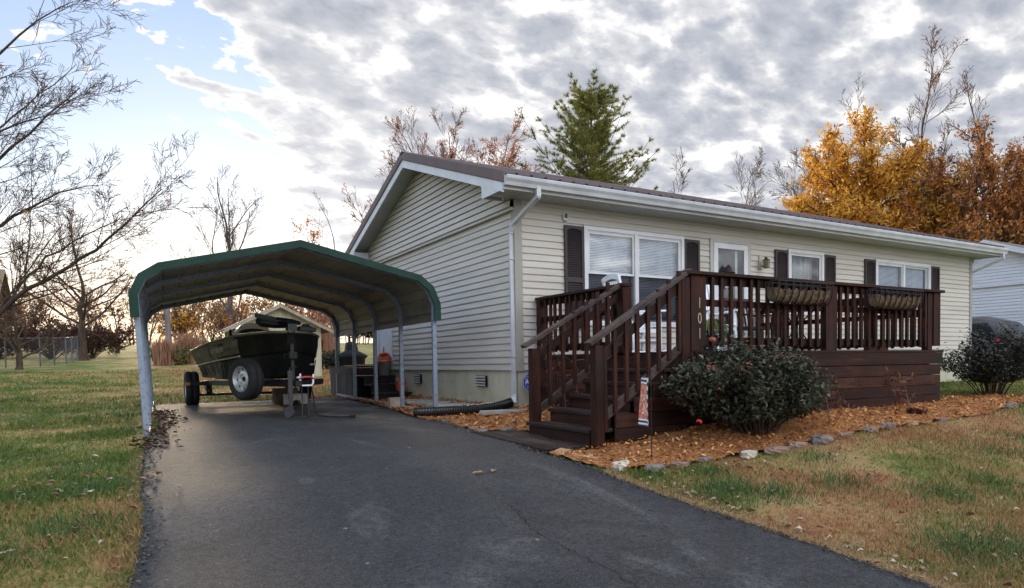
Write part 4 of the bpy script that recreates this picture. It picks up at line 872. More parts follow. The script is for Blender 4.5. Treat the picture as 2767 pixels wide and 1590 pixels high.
# ---- rail planters
COIR=M('coir_liner',(.055,.034,.020),(.20,.135,.080),scale=22,rough=.95,bump=.9,bscale=60)
def planter():
    t=thing('rail_planter','black wire basket planter with coir liner','planter'); Lp=.46; n=24
    pr=[(0,.0)]+[(-.20*math.sin(a),.0-.205*(1-math.cos(a))/1.0*0-.0) for a in ()]
    arc=[(-.008,-.045),(-.012,-.12),(-.045,-.195),(-.10,-.215),(-.16,-.18),(-.195,-.10),(-.203,-.055)]
    q=MB(); P=[]
    for i in range(n+1):
        u=-Lp+2*Lp*i/n; e=1-.12*abs(u/Lp)**6; P.append([(u,-.10+(y+.10)*e*.94,z*e*(.95+.06*math.sin(i*2.1))-.01+.016*math.sin(i*1.7)*(1 if z>-.1 else .2)+random.uniform(-.008,.008)) for y,z in smooth_line(arc,3)])
    q.grid(P); 
    for row in (P[0],P[-1]): q.add(row,[tuple(range(len(row)))])
    q.build('coir_liner',COIR,t)
    q=MB(); q.tube([(-Lp-.01,0,.025),(Lp+.01,0,.025),(Lp+.01,-.21,.025),(-Lp-.01,-.21,.025),(-Lp-.01,0,.025)],.007,6); q.tube([(-Lp-.01,-.213,-.02),(Lp+.01,-.213,-.02)],.006,6); q.build('rim',BM,t)
    for i in range(9):
        u=-Lp+2*Lp*i/8; q=MB(); q.tube([(u,y*1.04-.002,z*1.05) for y,z in smooth_line([(-.004,.02)]+arc+[(-.208,.02)],4)],.0065,5); q.build('rib',BM,t)
    for u in (-.3,.3):
        q=MB(); q.tube([(u,0,.02),(u,.02,.03),(u,.09,.035),(u,.10,.0)],.006,5); q.build('hook',BM,t)
    return t
pl1=planter(); pl1.location=(1.80,-3.60,1.555); pl1['group']='planters hung on the deck rail'; pl1['label']='wire and coir basket planter under the single window, left of the double middle post'
pl2=copy_tree(pl1); pl2.location=(3.66,-3.60,1.553); pl2['label']='wire and coir basket planter below the right hand slider window'
# ---------------------------------------------------------------- carport
cp=thing('carport','open metal carport with green edged arched roof over the driveway','carport',(-2.7,4.2,0))
GRN=M('green_trim',(.009,.034,.024),(.014,.046,.033),scale=4,rough=.55,spec=.2); GAL=M('galvanised',(.16,.19,.24),(.25,.29,.355),scale=14,rough=.5,spec=.4,metal=.2,c3=(.20,.24,.30)); LIN=M('sheet_underside',(.13,.128,.122),(.23,.225,.215),scale=1.6,rough=.5,stretch=(1,.4,1),c3=(.18,.176,.168))
PO=[(-4.725,1.29),(-4.735,1.567),(-4.638,1.791),(-4.439,1.931),(-2.82,2.332),(-1.196,1.962),(-1.016,1.815),(-.918,1.578),(-.917,1.335)]
def offs(P,d):
    out=[]
    for i in range(len(P)):
        n=Vector((0,0))
        for a,b in ((i-1,i),(i,i+1)):
            if a<0 or b>=len(P): continue
            e=Vector((P[b][0]-P[a][0],P[b][1]-P[a][1])).normalized(); n+=Vector((e.y,-e.x))
        n.normalize(); out.append((P[i][0]+n.x*d,P[i][1]+n.y*d))
    return out
def at(p,y): return (p[0]+.0375*(y-.774),y,p[1]+.0015*(y-.774))
def dense(P,step=.02):
    out=[];acc=0
    for i in range(len(P)-1):
        L=math.hypot(P[i+1][0]-P[i][0],P[i+1][1]-P[i][1]); k=max(2,int(L/step))
        for j in range(k): out.append((P[i][0]+(P[i+1][0]-P[i][0])*j/k,P[i][1]+(P[i+1][1]-P[i][1])*j/k,acc+L*j/k))
        acc+=L
    out.append((*P[-1],acc)); return out
def rib(s): 
    s=s%.23; return .016*max(0,1-max(0,abs(s-.115)-.012)/.012)
for nm,d0,mt in (('roof_sheet',0.0,GRN),('roof_lining',.006,LIN)):
    D_=dense(PO,.012); B=[(x,z) for x,z,s in D_]; Q=offs(B,d0); No=offs(B,-1); b=MB()
    b.grid([[at((Q[i][0]+(No[i][0]-B[i][0])*rib(D_[i][2]),Q[i][1]+(No[i][1]-B[i][1])*rib(D_[i][2])),y) for y in (.70,2.9,5.1,7.78)] for i in range(len(B))])
    b.build(nm,mt,cp)
for y0,y1 in ((.672,.70),(7.78,7.805)):
    b=MB(); A=offs(PO,-.022); Bb=offs(PO,.075); k=len(PO)
    v=[at(p,y) for y in (y0,y1) for q in (A,Bb) for p in q]
    I=lambda yy,q,i: yy*2*k+q*k+i
    for i in range(k-1):
        b.add([v[I(0,0,i)],v[I(0,0,i+1)],v[I(0,1,i+1)],v[I(0,1,i)]],[(0,1,2,3)]); b.add([v[I(1,0,i)],v[I(1,0,i+1)],v[I(1,1,i+1)],v[I(1,1,i)]],[(3,2,1,0)])
        b.add([v[I(0,0,i)],v[I(0,0,i+1)],at(A[i+1],y1+.06 if y0<1 else y0-.06),at(A[i],y1+.06 if y0<1 else y0-.06)],[(0,1,2,3)]); b.add([v[I(0,1,i)],v[I(0,1,i+1)],v[I(1,1,i+1)],v[I(1,1,i)]],[(3,2,1,0)])
    for i in (0,k-1): b.add([v[I(0,0,i)],v[I(0,1,i)],v[I(1,1,i)],v[I(1,0,i)]],[(0,1,2,3)])
    b.build('roof_trim',GRN,cp)
RBASE=[(-.971,-.085),(-4.625,-.19)]
bowP=offs(PO,.048)
for k in range(5):
    y=.80+1.715*k; dx=.0375*(y-.774)
    for side,(bx_,bz_) in enumerate(RBASE):
        top=bowP[-2] if side==0 else bowP[1]; zg=gz(bx_+dx,y)
        b=MB(); b.beam((bx_+dx,y,zg-.02 if k else bz_),at(top,y),.062,.062,(0,1,0)); lg=b.build('leg',GAL,cp,bevel=.004)
        if k==0 or side==0:
            b=MB(); b.beam((bx_+dx,y-.0,zg+.0),(bx_+dx,y,zg+.22),.050,.070,(0,1,0)); b.build('foot_sleeve',GAL,lg)
        b=MB(); 
        for z in (.09,.16): b.ball((bx_+dx-.0,y-.034,zg+z),.008,6,4)
        b.build('bolt',DARK,lg)
    b=MB(); Q=bowP[1:-1]
    for i in range(len(Q)-1): b.beam(at(Q[i],y),at(Q[i+1],y),.06,.058,(0,1,0))
    for p in Q[1:-1]: b.beam(Vector(at(p,y))-Vector((.0,.03,0)),Vector(at(p,y))+Vector((0,.03,0)),.06,.058)
    b.build('roof_bow',GAL,cp)
RL=M('base_rail_paint',(.42,.42,.42),(.55,.55,.55),scale=8,rough=.5)
for side,(bx_,bz_) in enumerate(RBASE):
    b=MB()
    for k in range(4):
        y0_,y1_=.83+1.715*k,.77+1.715*(k+1); f=lambda y:(bx_+.0375*(y-.774),y,gz(bx_+.0375*(y-.774),y)+.035 if side==0 else gz(bx_,y)+.03)
        b.beam(f(y0_),f(y1_),.055,.05)
    b.build('base_rail',RL,cp,bevel=.003)
# ---------------------------------------------------------------- boat on trailer
X0=-2.72
RIM_=M('steel_grey',(.25,.25,.26),(.36,.36,.37),scale=5,rough=.35,metal=.6)
bt_=thing('jon_boat','dark olive camouflage jon boat with trolling motor parked under the carport','boat',(X0,4.3,.5))
def camo(name,a,b_,c,rough=.5):
    return M(name,a,b_,scale=3.2,rough=rough,c3=c,detail=3,lo=.38,hi=.62)
OLV=camo('olive_camo',(.018,.015,.010),(.040,.034,.024),(.085,.072,.050)); BLKH=M('black_camo',(.003,.003,.003),(.006,.006,.005),scale=3.2,rough=.7,c3=(.011,.011,.008),spec=.12)
ST_=[(2.08,.05,1.195,.045,.93,.04,.56),(2.28,.26,1.195,.22,.90,.17,.52),(2.6,.43,1.188,.39,.88,.33,.505),(3.1,.61,1.172,.57,.85,.52,.495),(3.6,.70,1.15,.65,.83,.60,.49),(4.4,.82,1.115,.75,.80,.69,.49),(5.4,.93,1.065,.85,.755,.77,.49),(6.62,1.0,1.0,.90,.715,.82,.49)]
def hull(sts,ins=0):
    rows=[]
    for y,b_,zt,c_,zc,k_,zb in sts:
        b_-=ins;c_-=ins;k_-=ins
        rows.append([(X0-b_,y,zt),(X0-b_*.5-c_*.5-.012,y,(zt+zc)/2),(X0-c_,y,zc),(X0-c_+.03,y,zc-.03),(X0-k_,y,zb),(X0,y,zb-.012),(X0+k_,y,zb),(X0+c_-.03,y,zc-.03),(X0+c_,y,zc),(X0+b_*.5+c_*.5+.012,y,(zt+zc)/2),(X0+b_,y,zt)])
    return rows
b=MB(); b.grid(hull(ST_[3:])); h=b.build('hull',OLV,bt_,smooth=False); b=MB(); b.grid(hull(ST_[:4])); b.add(hull(ST_[:1])[0],[tuple(range(11))]); b.build('bow',BLKH,bt_)
# black lower wrap sweeping back along the sides, as a 4 mm skin
for s in (-1,1):
    b=MB()
    for (y0_,t0_,y1_,t1_) in ((3.1,0.,3.6,.30),(3.6,.30,4.4,.72)):
        r0=hull([q for q in ST_ if abs(q[0]-y0_)<.01])[0]; r1=hull([q for q in ST_ if abs(q[0]-y1_)<.01])[0]
        sd=lambda r,i:(lambda p:(p[0]+s*.004 if (p[0]-X0)*s>0 else p[0],p[1],p[2]-.0))(r[i] if s<0 else r[10-i])
        lerp=lambda p,q,t: tuple(p[i]+(q[i]-p[i])*t for i in range(3))
        a0=[lerp(sd(r0,0),sd(r0,2),t0_),sd(r0,2),sd(r0,3),sd(r0,4)]; a1=[lerp(sd(r1,0),sd(r1,2),t1_),sd(r1,2),sd(r1,3),sd(r1,4)]
        b.grid([a0,a1])
    b.build('bow_wrap',BLKH,bt_)
b=MB()
for s in (-1,1): b.tube([(X0+s*q[1],q[0],q[2]+.005) for q in ST_],.022,8)
b.tube([(X0-.03,2.07,1.2),(X0+.03,2.07,1.2)],.022,8); b.build('gunwale',M('olive_edge',(.09,.085,.05),(.14,.13,.085),scale=4,rough=.45),bt_,smooth=True)
b=MB()
for s in (-1,1): b.tube([(X0+s*(q[3]+.006),q[0],q[4]) for q in ST_[3:]],.016,6)
b.build('rub_rail',M('bare_aluminium',(.34,.31,.25),(.44,.40,.33),rough=.4,metal=.4),bt_)
b=MB(); b.add([(X0-.93+.02,6.6,1.0),(X0+.93,6.6,1.0),(X0+.85,6.6,.72),(X0+.62,6.6,.49),(X0-.62,6.6,.49),(X0-.85,6.6,.72)],[(0,1,2,3,4,5)]); b.build('transom',OLV,bt_)
b=MB(); pts=[(q[1]-.015,q[0],q[2]-.03) for q in ST_[:5]]; v=[(X0-a,y,z) for a,y,z in pts]+[(X0+a,y,z) for a,y,z in pts[::-1]]; b.add(v,[tuple(range(len(v)))]); v=[(X0-.70,3.6,1.12),(X0+.70,3.6,1.12),(X0+.6,3.6,.75),(X0-.6,3.6,.75)]; b.add(v,[(0,1,2,3)]); b.add([(X0-.6,3.6,.75),(X0+.6,3.6,.75),(X0+.8,6.6,.72),(X0-.8,6.6,.72)],[(0,1,2,3)]); b.build('bow_deck',camo('deck_carpet',(.02,.022,.014),(.035,.038,.025),(.05,.05,.035),.9),bt_)
b=MB(); b.box(X0-.62,X0+.1,5.5,6.1,.75,1.05); b.build('bench',camo('deck_carpet',(0,)*3,(0,)*3,(0,)*3),bt_,bevel=.02)
# arched beige hood
CRM=M('cream_plastic',(.40,.35,.24),(.50,.45,.33),scale=3,rough=.45)
b=MB(); hx,hy,hz=X0-.17,4.5,1.20; P=[]
for i in range(17):
    t=math.pi*i/16; P.append([(hx-.27*math.cos(t),y,hz+.255*math.sin(t)**.5) for y in (hy,hy+.3)])
b.grid(P); P2=[[(hx-.27*math.cos(math.pi*i/16)*k,hy-.002,hz+.255*k2*math.sin(math.pi*i/16)**.5) for k,k2 in ((1,1),(.93,.62))] for i in range(17)]; b.grid(P2); b.build('seat_hood',CRM,bt_)
b=MB(); b.add([(hx-.27*math.cos(math.pi*i/16)*.97,hy+.05,hz+.24*math.sin(math.pi*i/16)**.5) for i in range(17)],[tuple(range(17))]); b.box(hx-.2,hx+.2,hy+.1,hy+.3,.75,hz); b.build('hood_opening',DARK,bt_)
b=MB(); b.box(X0-.53,X0-.43,4.38,4.48,1.20,1.285); b.build('gauge_pod',WG,bt_,bevel=.01); b=MB(); b.box(X0-.56,X0-.535,4.36,4.5,1.05,1.33); b.build('bracket',DARK,bt_)
# trolling motor stowed on the bow
TMK=M('motor_black',(.006,.006,.007),(.014,.014,.015),rough=.4)
b=MB(); b.prism([(X0-.41,2.70,1.515),(X0-.24,2.70,1.485),(X0-.02,2.62,1.43),(X0+.02,2.6,1.37),(X0-.20,2.66,1.39),(X0-.40,2.70,1.445)],(0.02,.08,0)); b.tube([(X0-.36,2.74,1.40),(X0-.30,2.72,1.375),(X0-.12,2.64,1.345),(X0+.04,2.55,1.33)],[.055,.075,.07,.05],12); b.tube([(X0-.10,2.62,1.42),(X0+.08,2.5,1.375),(X0+.2,2.42,1.35)],[.035,.05,.03],10); b.ball((X0-.33,2.73,1.385),.06,12,8); b.beam((X0-.36,2.68,1.43),(X0+.12,2.5,1.36),.04,.03); b.build('trolling_motor',TMK,bt_,smooth=False)
b=MB(); b.lathe([(0,0),(.12,0),(.14,.015),(.13,.04),(.05,.05),(0,.05)],(X0+.02,2.44,1.335),n=20); b.box(X0+.0,X0+.13,2.30,2.5,1.20,1.335); b.build('motor_mount',TMK,bt_)
b=MB(); b.beam((X0+.17,2.42,1.27),(X0+.42,2.46,1.25),.16,.07); b.beam((X0+.24,2.42,1.31),(X0+.33,2.45,1.325),.07,.05); b.tube([(X0+.14,2.4,1.28),(X0+.3,2.42,1.32),(X0+.42,2.45,1.27)],.016,6); b.build('foot_pedal',TMK,bt_,bevel=.01)
b=MB(); b.box(X0-.16,X0-.02,2.72,2.80,1.175,1.235); b.build('bow_pad',WG,bt_,bevel=.005); b=MB(); b.tube([(X0-.235,2.62,1.17),(X0-.235,2.62,1.25)],.025,10); b.build('red_cap',M('red_plastic',(.35,.03,.025),(.45,.05,.04),rough=.4),bt_)
# registration numbers and bow decal
LT=M('grey_decal',(.30,.29,.25),(.38,.36,.31),rough=.6); DKD=M('dark_decal',(.02,.012,.012),(.03,.018,.018),rough=.6)
q0=Vector((X0-.845,4.62,1.0))
dirv=Vector((.11,-1,.035)).normalized(); upv=Vector((-.16,0,1)).normalized()
text_mesh('KY9059V',.115,.001,lambda c:Vector((X0-.775-.016,4.05,.955))+dirv*c.x*2.0+upv*c.y+Vector((-1,-.1,0))*(c.z+.012),'registration',LT,h)
b=MB(); c0=Vector((X0-.795-.012,4.10,1.055)); b.add([tuple(c0+dirv*u+upv*v_+Vector((-.012,0,0))) for u,v_ in ((-.22,-.022),(.2,-.022),(.2,.022),(-.22,.022))],[(0,1,2,3)]); b.build('decal',DKD,h)
b=MB(); v0=hull(ST_)[3]; b.add([(X0+.36,2.60,.70),(X0+.45,2.72,.70),(X0+.46,2.72,.725),(X0+.37,2.60,.725)],[(0,1,2,3)]); b.build('sticker',M('sticker_white',(.5,.5,.5),(.6,.6,.6),rough=.5),h)
SM=M('strap_grey',(.06,.055,.05),(.10,.095,.085),scale=9,rough=.8)
for y_ in (4.9,6.2):
    b_h=np.interp(y_,[q[0] for q in ST_],[q[1] for q in ST_]); z_t=np.interp(y_,[q[0] for q in ST_],[q[2] for q in ST_]); c_h=np.interp(y_,[q[0] for q in ST_],[q[3] for q in ST_]); z_c=np.interp(y_,[q[0] for q in ST_],[q[4] for q in ST_])
    b=MB(); L_=[(-c_h-.03,.42),(-c_h-.025,z_c),(-b_h-.035,z_t),(-b_h+.02,z_t+.035),(0,z_t+.05),(b_h-.02,z_t+.035),(b_h+.035,z_t),(c_h+.025,z_c),(c_h+.03,.42)]
    b.grid([[(X0+x_,y_-.025,z_),(X0+x_,y_+.025,z_)] for x_,z_ in L_]); b.build('tie_strap',SM,bt_)
b=MB(); b.tube([(X0,2.07,.95),(X0,2.0,.86)],.012,6); b.lathe([(.03,-.006),(.038,0),(.03,.006)],(X0,2.06,.95),(1,0,0),12); b.build('bow_eye',RIM_,bt_)
b=MB()
for y_ in np.arange(3.3,6.5,.42):
    for s in (-1,1):
        q_=lambda k:np.interp(y_,[q[0] for q in ST_],[q[k] for q in ST_]); b.tube([(X0+s*(q_(3)+.004),y_,q_(4)-.05),(X0+s*(q_(5)+.008),y_,q_(6)+.05)],.009,5)
b.build('hull_rib',OLV,bt_)
# trailer
tr=thing('boat_trailer','black steel boat trailer with jack wheel and spare tyre carrying the boat','trailer',(X0,4.3,0))
FR=M('trailer_paint',(.010,.010,.012),(.018,.018,.02),scale=6,rough=.5,spec=.25); RUB=M('tyre_rubber',(.008,.008,.008),(.016,.016,.016),scale=18,rough=.8); RIM=M('rim_silver',(.40,.41,.42),(.55,.56,.57),scale=5,rough=.35,metal=.5)
b=MB()
for s in (-1,1):
    b.beam((X0+s*.03,1.95,.425),(X0+s*.62,3.0,.43),.06,.09); b.beam((X0+s*.62,3.0,.43),(X0+s*.78,6.9,.37),.06,.09)
b.beam((X0,1.62,.43),(X0,3.3,.43),.09,.09); b.beam((X0-1.13,6.05,.375),(X0+1.13,6.05,.375),.06,.075); b.beam((X0-.62,3.05,.425),(X0+.62,3.05,.425),.06,.08); b.beam((X0-.7,4.6,.40),(X0+.7,4.6,.40),.06,.08)
b.build('frame',FR,tr,bevel=.004)
b=MB(); b.beam((X0-1.0,6.5,.15),(X0+1.0,6.5,.15),.05,.05); b.beam((X0-.72,6.5,.15),(X0-.72,6.5,.34),.10,.06,(0,1,0)); b.beam((X0+.72,6.5,.15),(X0+.72,6.5,.34),.10,.06,(0,1,0)); b.tube([(X0-.74,5.9,.33),(X0-.74,6.2,.22),(X0-.74,6.8,.22),(X0-.74,7.1,.33)],.02,6); b.build('axle',FR,tr)
for s in (-1,1):
    b=MB()
    for k in (0,1): b.beam((X0+s*.45,3.2+0*k,.49),(X0+s*.55,6.6,.48),.09,.05)
    b.build('bunk',M('bunk_carpet',(.02,.02,.02),(.03,.03,.03),rough=.95),tr)
def wheel(c,ax,r,w,parent,name='wheel'):
    b=MB(); pr=[(r*.60,-w*.42),(r*.72,-w*.5),(r*.90,-w*.48),(r*.985,-w*.36),(r,-w*.2),(r*.992,-.012),(r*.97,-.008),(r*.97,.008),(r*.992,.012),(r,w*.2),(r*.985,w*.36),(r*.90,w*.48),(r*.72,w*.5),(r*.60,w*.42)]
    b.lathe(pr,c,ax,40); wh=b.build(name,RUB,parent,smooth=True)
    b=MB(); rr=r*.61; b.lathe([(rr,w*.42),(rr*.96,w*.44),(rr*.90,w*.36),(rr*.84,w*.18),(rr*.70,w*.17),(rr*.62,w*.24),(rr*.42,w*.26),(rr*.38,w*.16),(.0,w*.16)],c,ax,36); b.lathe([(rr,w*.42),(rr,-w*.42),(0,-w*.3)],c,ax,36); b.build('rim',RIM,wh,smooth=False)
    A=Vector(ax).normalized(); p=A.orthogonal().normalized(); q=A.cross(p); b=MB()
    for k in range(8):
        t=2*math.pi*k/8; cc=Vector(c)+(p*math.cos(t)+q*math.sin(t))*rr*.76+A*(w*.178); b.lathe([(0,.003),(rr*.095,.003)],cc,A,12)
    b.lathe([(0,.002),(rr*.2,.002)],Vector(c)+A*(w*.165),A,14); b.build('rim_hole',DARK,wh)
    for k in range(5):
        pass
    return wh
zg=gz(-3.7,6.5)
wheel((X0-1.02,6.5,zg+.335),(-1,0,0),.335,.235,tr); wheel((X0+1.02,6.5,zg+.335),(1,0,0),.335,.235,tr)
sp=wheel((X0-.60,2.32,.505),(-.90,-.43,0),.315,.215,tr,'spare_tyre'); b=MB(); b.beam((X0-.5,2.4,.5),(X0-.1,2.5,.45),.05,.06); b.build('bracket',FR,tr)
b=MB(); b.box(X0-1.16,X0-1.08,6.0,6.03,.345,.405); b.build('marker_light',M('amber_lens',(.45,.12,.02),(.55,.18,.03),rough=.3),tr,bevel=.006)
jz=gz(X0-.12,1.68)+.018
b=MB(); b.beam((X0-.1,1.72,.27+jz),(X0-.1,1.72,.62),.06,.06,(0,1,0)); b.tube([(X0-.1,1.72,.62),(X0-.1,1.72,.66),(X0-.02,1.66,.67)],.012,6); b.beam((X0-.1,1.72,.12+jz),(X0-.1,1.72,.30+jz),.042,.042,(0,1,0)); b.box(X0-.13,X0-.07,1.66,1.76,.15+jz,.17+jz)
b.beam((X0-.14,1.70,.16+jz),(X0-.16,1.66,.08+jz),.008,.05,(0,1,0)); b.beam((X0-.08,1.70,.16+jz),(X0-.10,1.66,.08+jz),.008,.05,(0,1,0)); jk=b.build('jack',M('jack_grey',(.022,.021,.02),(.04,.038,.036),rough=.5),tr)
b=MB(); b.lathe([(0,-.022),(.06,-.022),(.082,-.018),(.082,.018),(.06,.022),(0,.022)],(X0-.135,1.655,.083+jz),(.8,.6,0),20); b.build('jack_wheel',M('jack_wheel',(.04,.04,.04),(.07,.07,.07),rough=.7),jk)
b=MB(); b.beam((X0,2.02,.44),(X0,2.05,1.02),.045,.05,(0,1,0)); b.box(X0-.05,X0+.05,1.94,2.04,.80,.90); b.tube([(X0-.06,1.96,.86),(X0-.13,1.96,.86),(X0-.13,1.9,.8)],.01,6); b.build('winch_post',FR,tr)
b=MB(); b.tube([(X0+.04+.0,1.70,.575),(X0+.035,1.70,.43),(X0+.06,1.70,.40),(X0+.19,1.70,.40),(X0+.215,1.70,.43),(X0+.22,1.70,.565)],.014,8); hdl=b.build('coupler_handle',WP,tr); b=MB(); b.tube([(X0+.03,1.695,.50),(X0+.08,1.69,.525),(X0+.17,1.69,.525),(X0+.225,1.695,.50)],.017,8); b.build('red_sleeve',MATS['red_plastic'],hdl)
b=MB(); b.ball((X0-.0,1.62,.52),.035,10,6,(1,1,.7)); b.build('coupler',RIM,tr)
b=MB(); b.tube(smooth_line([(X0+.2,1.75,.40),(X0+.22,1.72,.2),(X0+.24,1.66,-.02),(X0+.32,1.45,jz+.012),(X0+.45,1.22,jz+.01),(X0+.58,1.12,jz+.012)],6),.009,6); b.tube([(X0+.58,1.12,jz+.012),(X0+.64,1.06,jz+.02)],.022,8); b.build('plug_cable',RUB,tr)
b=MB()
for x in (.05,.14): b.tube(smooth_line([(X0+x,1.7,.38),(X0+x+.01,1.72,.15),(X0+x,1.68,jz+.02),(X0+x-.05,1.55,jz+.012),(X0+x-.14,1.55,jz+.012)],5),.008,5)
b.build('safety_chain',M('rusty_chain',(.03,.022,.02),(.06,.045,.04),rough=.7),tr)
# cinder block chocks
def cinder(c,rz,lab,m):
    b=MB(); P=lambda u,v,z:(c[0]+u*math.cos(rz)-v*math.sin(rz),c[1]+u*math.sin(rz)+v*math.cos(rz),z); z0=gz(*c)+.018; L_,H_=.2,.2
    out=[(-L_,0),(-.08,0),(-.06,.07),(.0,.085),(.06,.07),(.08,0),(L_,0),(L_,H_),(-L_,H_)]
    b.prism([P(u,-.1,z0+z) for u,z in out],(-.2*math.sin(rz),.2*math.cos(rz),0))
    return tag(b.build('cinder_block',m,None,bevel=.006),lab,'block')
cinder((-2.10,5.2),.05,'pale grey concrete block with a notch under the trailer tongue',M('cinder',(.46,.44,.41),(.60,.58,.54),scale=12,rough=.95,bump=.5))
b=MB(); b.box(-2.42,-2.0,5.45,5.75,gz(-2.1,5.6)+.018,.26); tag(b.build('timber_block',M('old_timber',(.10,.065,.04),(.18,.125,.08),scale=8,rough=.9,stretch=(.3,2,2)),None,bevel=.006),'brown timber block standing behind the pale concrete block under the boat','block')
b=MB(); b.box(-1.11,-.88,2.52,2.66,gz(-1,2.6)+.018,gz(-1,2.6)+.20); tag(b.build('masonry_block',M('tan_block',(.36,.29,.22),(.46,.38,.30),scale=7,rough=.95,bump=.4),None,bevel=.008),'tan masonry block against the carport base rail','block')
# corrugated drain pipe
pp=smooth_line([(-1.36,.60,.0),(-1.12,.38,.01),(-.88,.17,.025),(-.64,.05,.04),(-.44,-.02,.06),(-.26,-.06,.09),(-.14,-.06,.12)],26)
b=MB(); rr=[.066+.006*(1 if (i%3) else -1) for i in range(len(pp))]; b.tube(pp,rr,14); tag(b.build('drain_pipe',M('black_poly',(.007,.007,.008),(.012,.012,.013),rough=.3,spec=.6),None,smooth=False),'black corrugated drain pipe curving from the downspout to the driveway','pipe')
# ---------------------------------------------------------------- rear deck and what stands on it
rdk=thing('rear_deck','small dark wooden back deck with three steps at the side door','deck',(-.36,6.5,0))
GW=wood('grey_wood',(.06,.055,.05),(.11,.10,.095),(.18,.17,.16),(1.6,1.6,.15),.8); DKW=wood('rear_wood',(.012,.008,.008),(.025,.017,.016),(.05,.036,.034),(.12,1.6,1.6),.6)
b=MB()
for k in range(16): b.box(-.74,-.02,5.97+k*.143,5.97+k*.143+.138,.635,.672)
b.build('floor',DKW,rdk,bevel=.003)
b=MB(); b.box(-.72,-.03,6.0,6.03,-.1,.46); b.box(-.735,-.03,5.985,6.0,.47,.632); b.build('fascia',DKW,rdk)
b=MB()
for k in range(14): b.box(-.735,-.715,6.04+k*.158,6.04+k*.158+.148,-.12,.50)
b.box(-.75,-.73,6.0,8.26,.50,.633); b.build('side_boards',GW,rdk)
for i,(y,z) in enumerate(((4.55,.14),(5.05,.30),(5.55,.465))):
    b=MB(); b.box(-.70,-.03,y-.02,y+.25,z-.036,z); b.box(-.70,-.03,y+.256,y+.50,z-.036,z); b.build('stair_tread',DKW,rdk,bevel=.003); b=MB(); b.box(-.68,-.04,y+.01,y+.03,-.1 if i==0 else z-.16,z-.037); b.build('stair_riser',DKW,rdk)
gr=thing('covered_grill','barbecue grill under a dark grey fitted cover on the back deck','grill',(-.36,7.75,.672)); CV=M('grill_cover',(.03,.033,.036),(.06,.065,.07),scale=5,rough=.6,bump=.3)
b=MB(); b.lathe([(.30,.0),(.31,.16),(.36,.20),(.36,.24),(.16,.34),(.15,.38),(.13,.52),(.06,.56),(0,.565)],(-.36,7.75,.68),n=20); b.build('cover',CV,gr,smooth=True); b=MB(); b.tube([(-.40,7.75,1.2),(-.40,7.75,1.36)],.03,10); b.build('chimney',M('rust_pipe',(.07,.04,.035),(.12,.075,.06),rough=.7),gr)
ORG=M('orange_plastic',(.42,.075,.025),(.55,.12,.04),scale=4,rough=.45)
bk=thing('bucket','grey bucket topped with coiled orange cord on the back steps','bucket',(-.42,5.75,.465)); b=MB(); b.lathe([(0,0),(.12,0),(.15,.30),(.155,.30),(.155,.315),(.14,.315),(.11,.02)],(-.22,5.72,.467),n=22); b.build('pail',M('grey_pail',(.33,.31,.27),(.42,.40,.35),rough=.6),bk,smooth=True)
b=MB()
for k in range(4): b.tube([(-.22+(.15-.015*k)*math.cos(t),5.72+(.15-.015*k)*math.sin(t),.80+.028*k+.05*math.sin(t+.5)) for t in np.linspace(0,6.28,20)],.018,6)
b.tube([(-.22,5.72,.9),(-.22,5.72,1.06)],.014,6); b.build('cord',ORG,bk)
jg=thing('fuel_jug','orange red plastic jug standing on the lowest back step by the foundation','jug',(-.16,4.85,.14)); b=MB(); b.box(-.24,-.06,4.76,4.96,.145,.40); b.build('body',ORG,jg,bevel=.035); b=MB(); b.tube([(-.15,4.75,.42),(-.15,4.78,.50),(-.15,4.92,.50),(-.15,4.96,.42)],.02,8); b.tube([(-.15,4.72,.42),(-.15,4.66,.50)],.02,8); b.build('grip',ORG,jg)
b=MB(); b.beam((-.70,6.05,.69),(-.20,6.12,.69),.09,.03); tag(b.build('loose_board',M('pale_board',(.34,.24,.17),(.46,.35,.26),scale=6,rough=.9,stretch=(.3,2,2)),None),'pale loose board lying on the edge of the back deck','board')
# ---------------------------------------------------------------- shed
sh=thing('garden_shed','cream board and batten shed with low gable roof behind the boat','shed',(-.15,19.8,gz(-.15,19.8))); CB=M('cream_boards',(.36,.35,.25),(.50,.49,.37),scale=1.4,rough=.75,stretch=(3,3,.3),bump=.2)
b=MB(); x0,x1,y0,y1=-1.52,1.22,18.0,21.6; zr=2.80; ze=2.10; zb=.1
b.add([(x0,y0,zb),(x1,y0,zb),(x1,y0,ze),((x0+x1)/2,y0,zr),(x0,y0,ze),(x0,y1,zb),(x1,y1,zb),(x1,y1,ze),((x0+x1)/2,y1,zr),(x0,y1,ze)],[(0,1,2,3,4),(9,8,7,6,5),(0,4,9,5),(1,6,7,2)])
x=x0+.02
while x<x1:
    zt=ze+(zr-ze)*(1-abs(x-(x0+x1)/2)/((x1-x0)/2))-.02; b.box(x,x+.035,y0-.018,y0,zb,zt); x+=.30
b.box(x0,x1,y0-.022,y0-.0185,ze-.02,ze+.01); b.build('wall',CB,sh)
b=MB(); sl=(zr-ze)/((x1-x0)/2)
for s in (-1,1):
    xc=(x0+x1)/2; xe=xc+s*1.78; b.prism([(xc,y0-.28,zr+.03),(xe,y0-.28,zr+.03-sl*1.78),(xe,y0-.28,zr+.075-sl*1.78),(xc,y0-.28,zr+.075)],(0,4.2,0))
rfm=M('shed_shingle',(.10,.075,.06),(.17,.14,.12),scale=9,rough=.9); b.build('roof',rfm,sh,fixn=True)
b=MB()
for s in (-1,1): b.prism([(xc,y0-.305,zr+.065),(xc+s*1.79,y0-.305,zr+.065-sl*1.79),(xc+s*1.79,y0-.305,zr-.05-sl*1.79),(xc,y0-.305,zr-.05)],(0,.022,0))
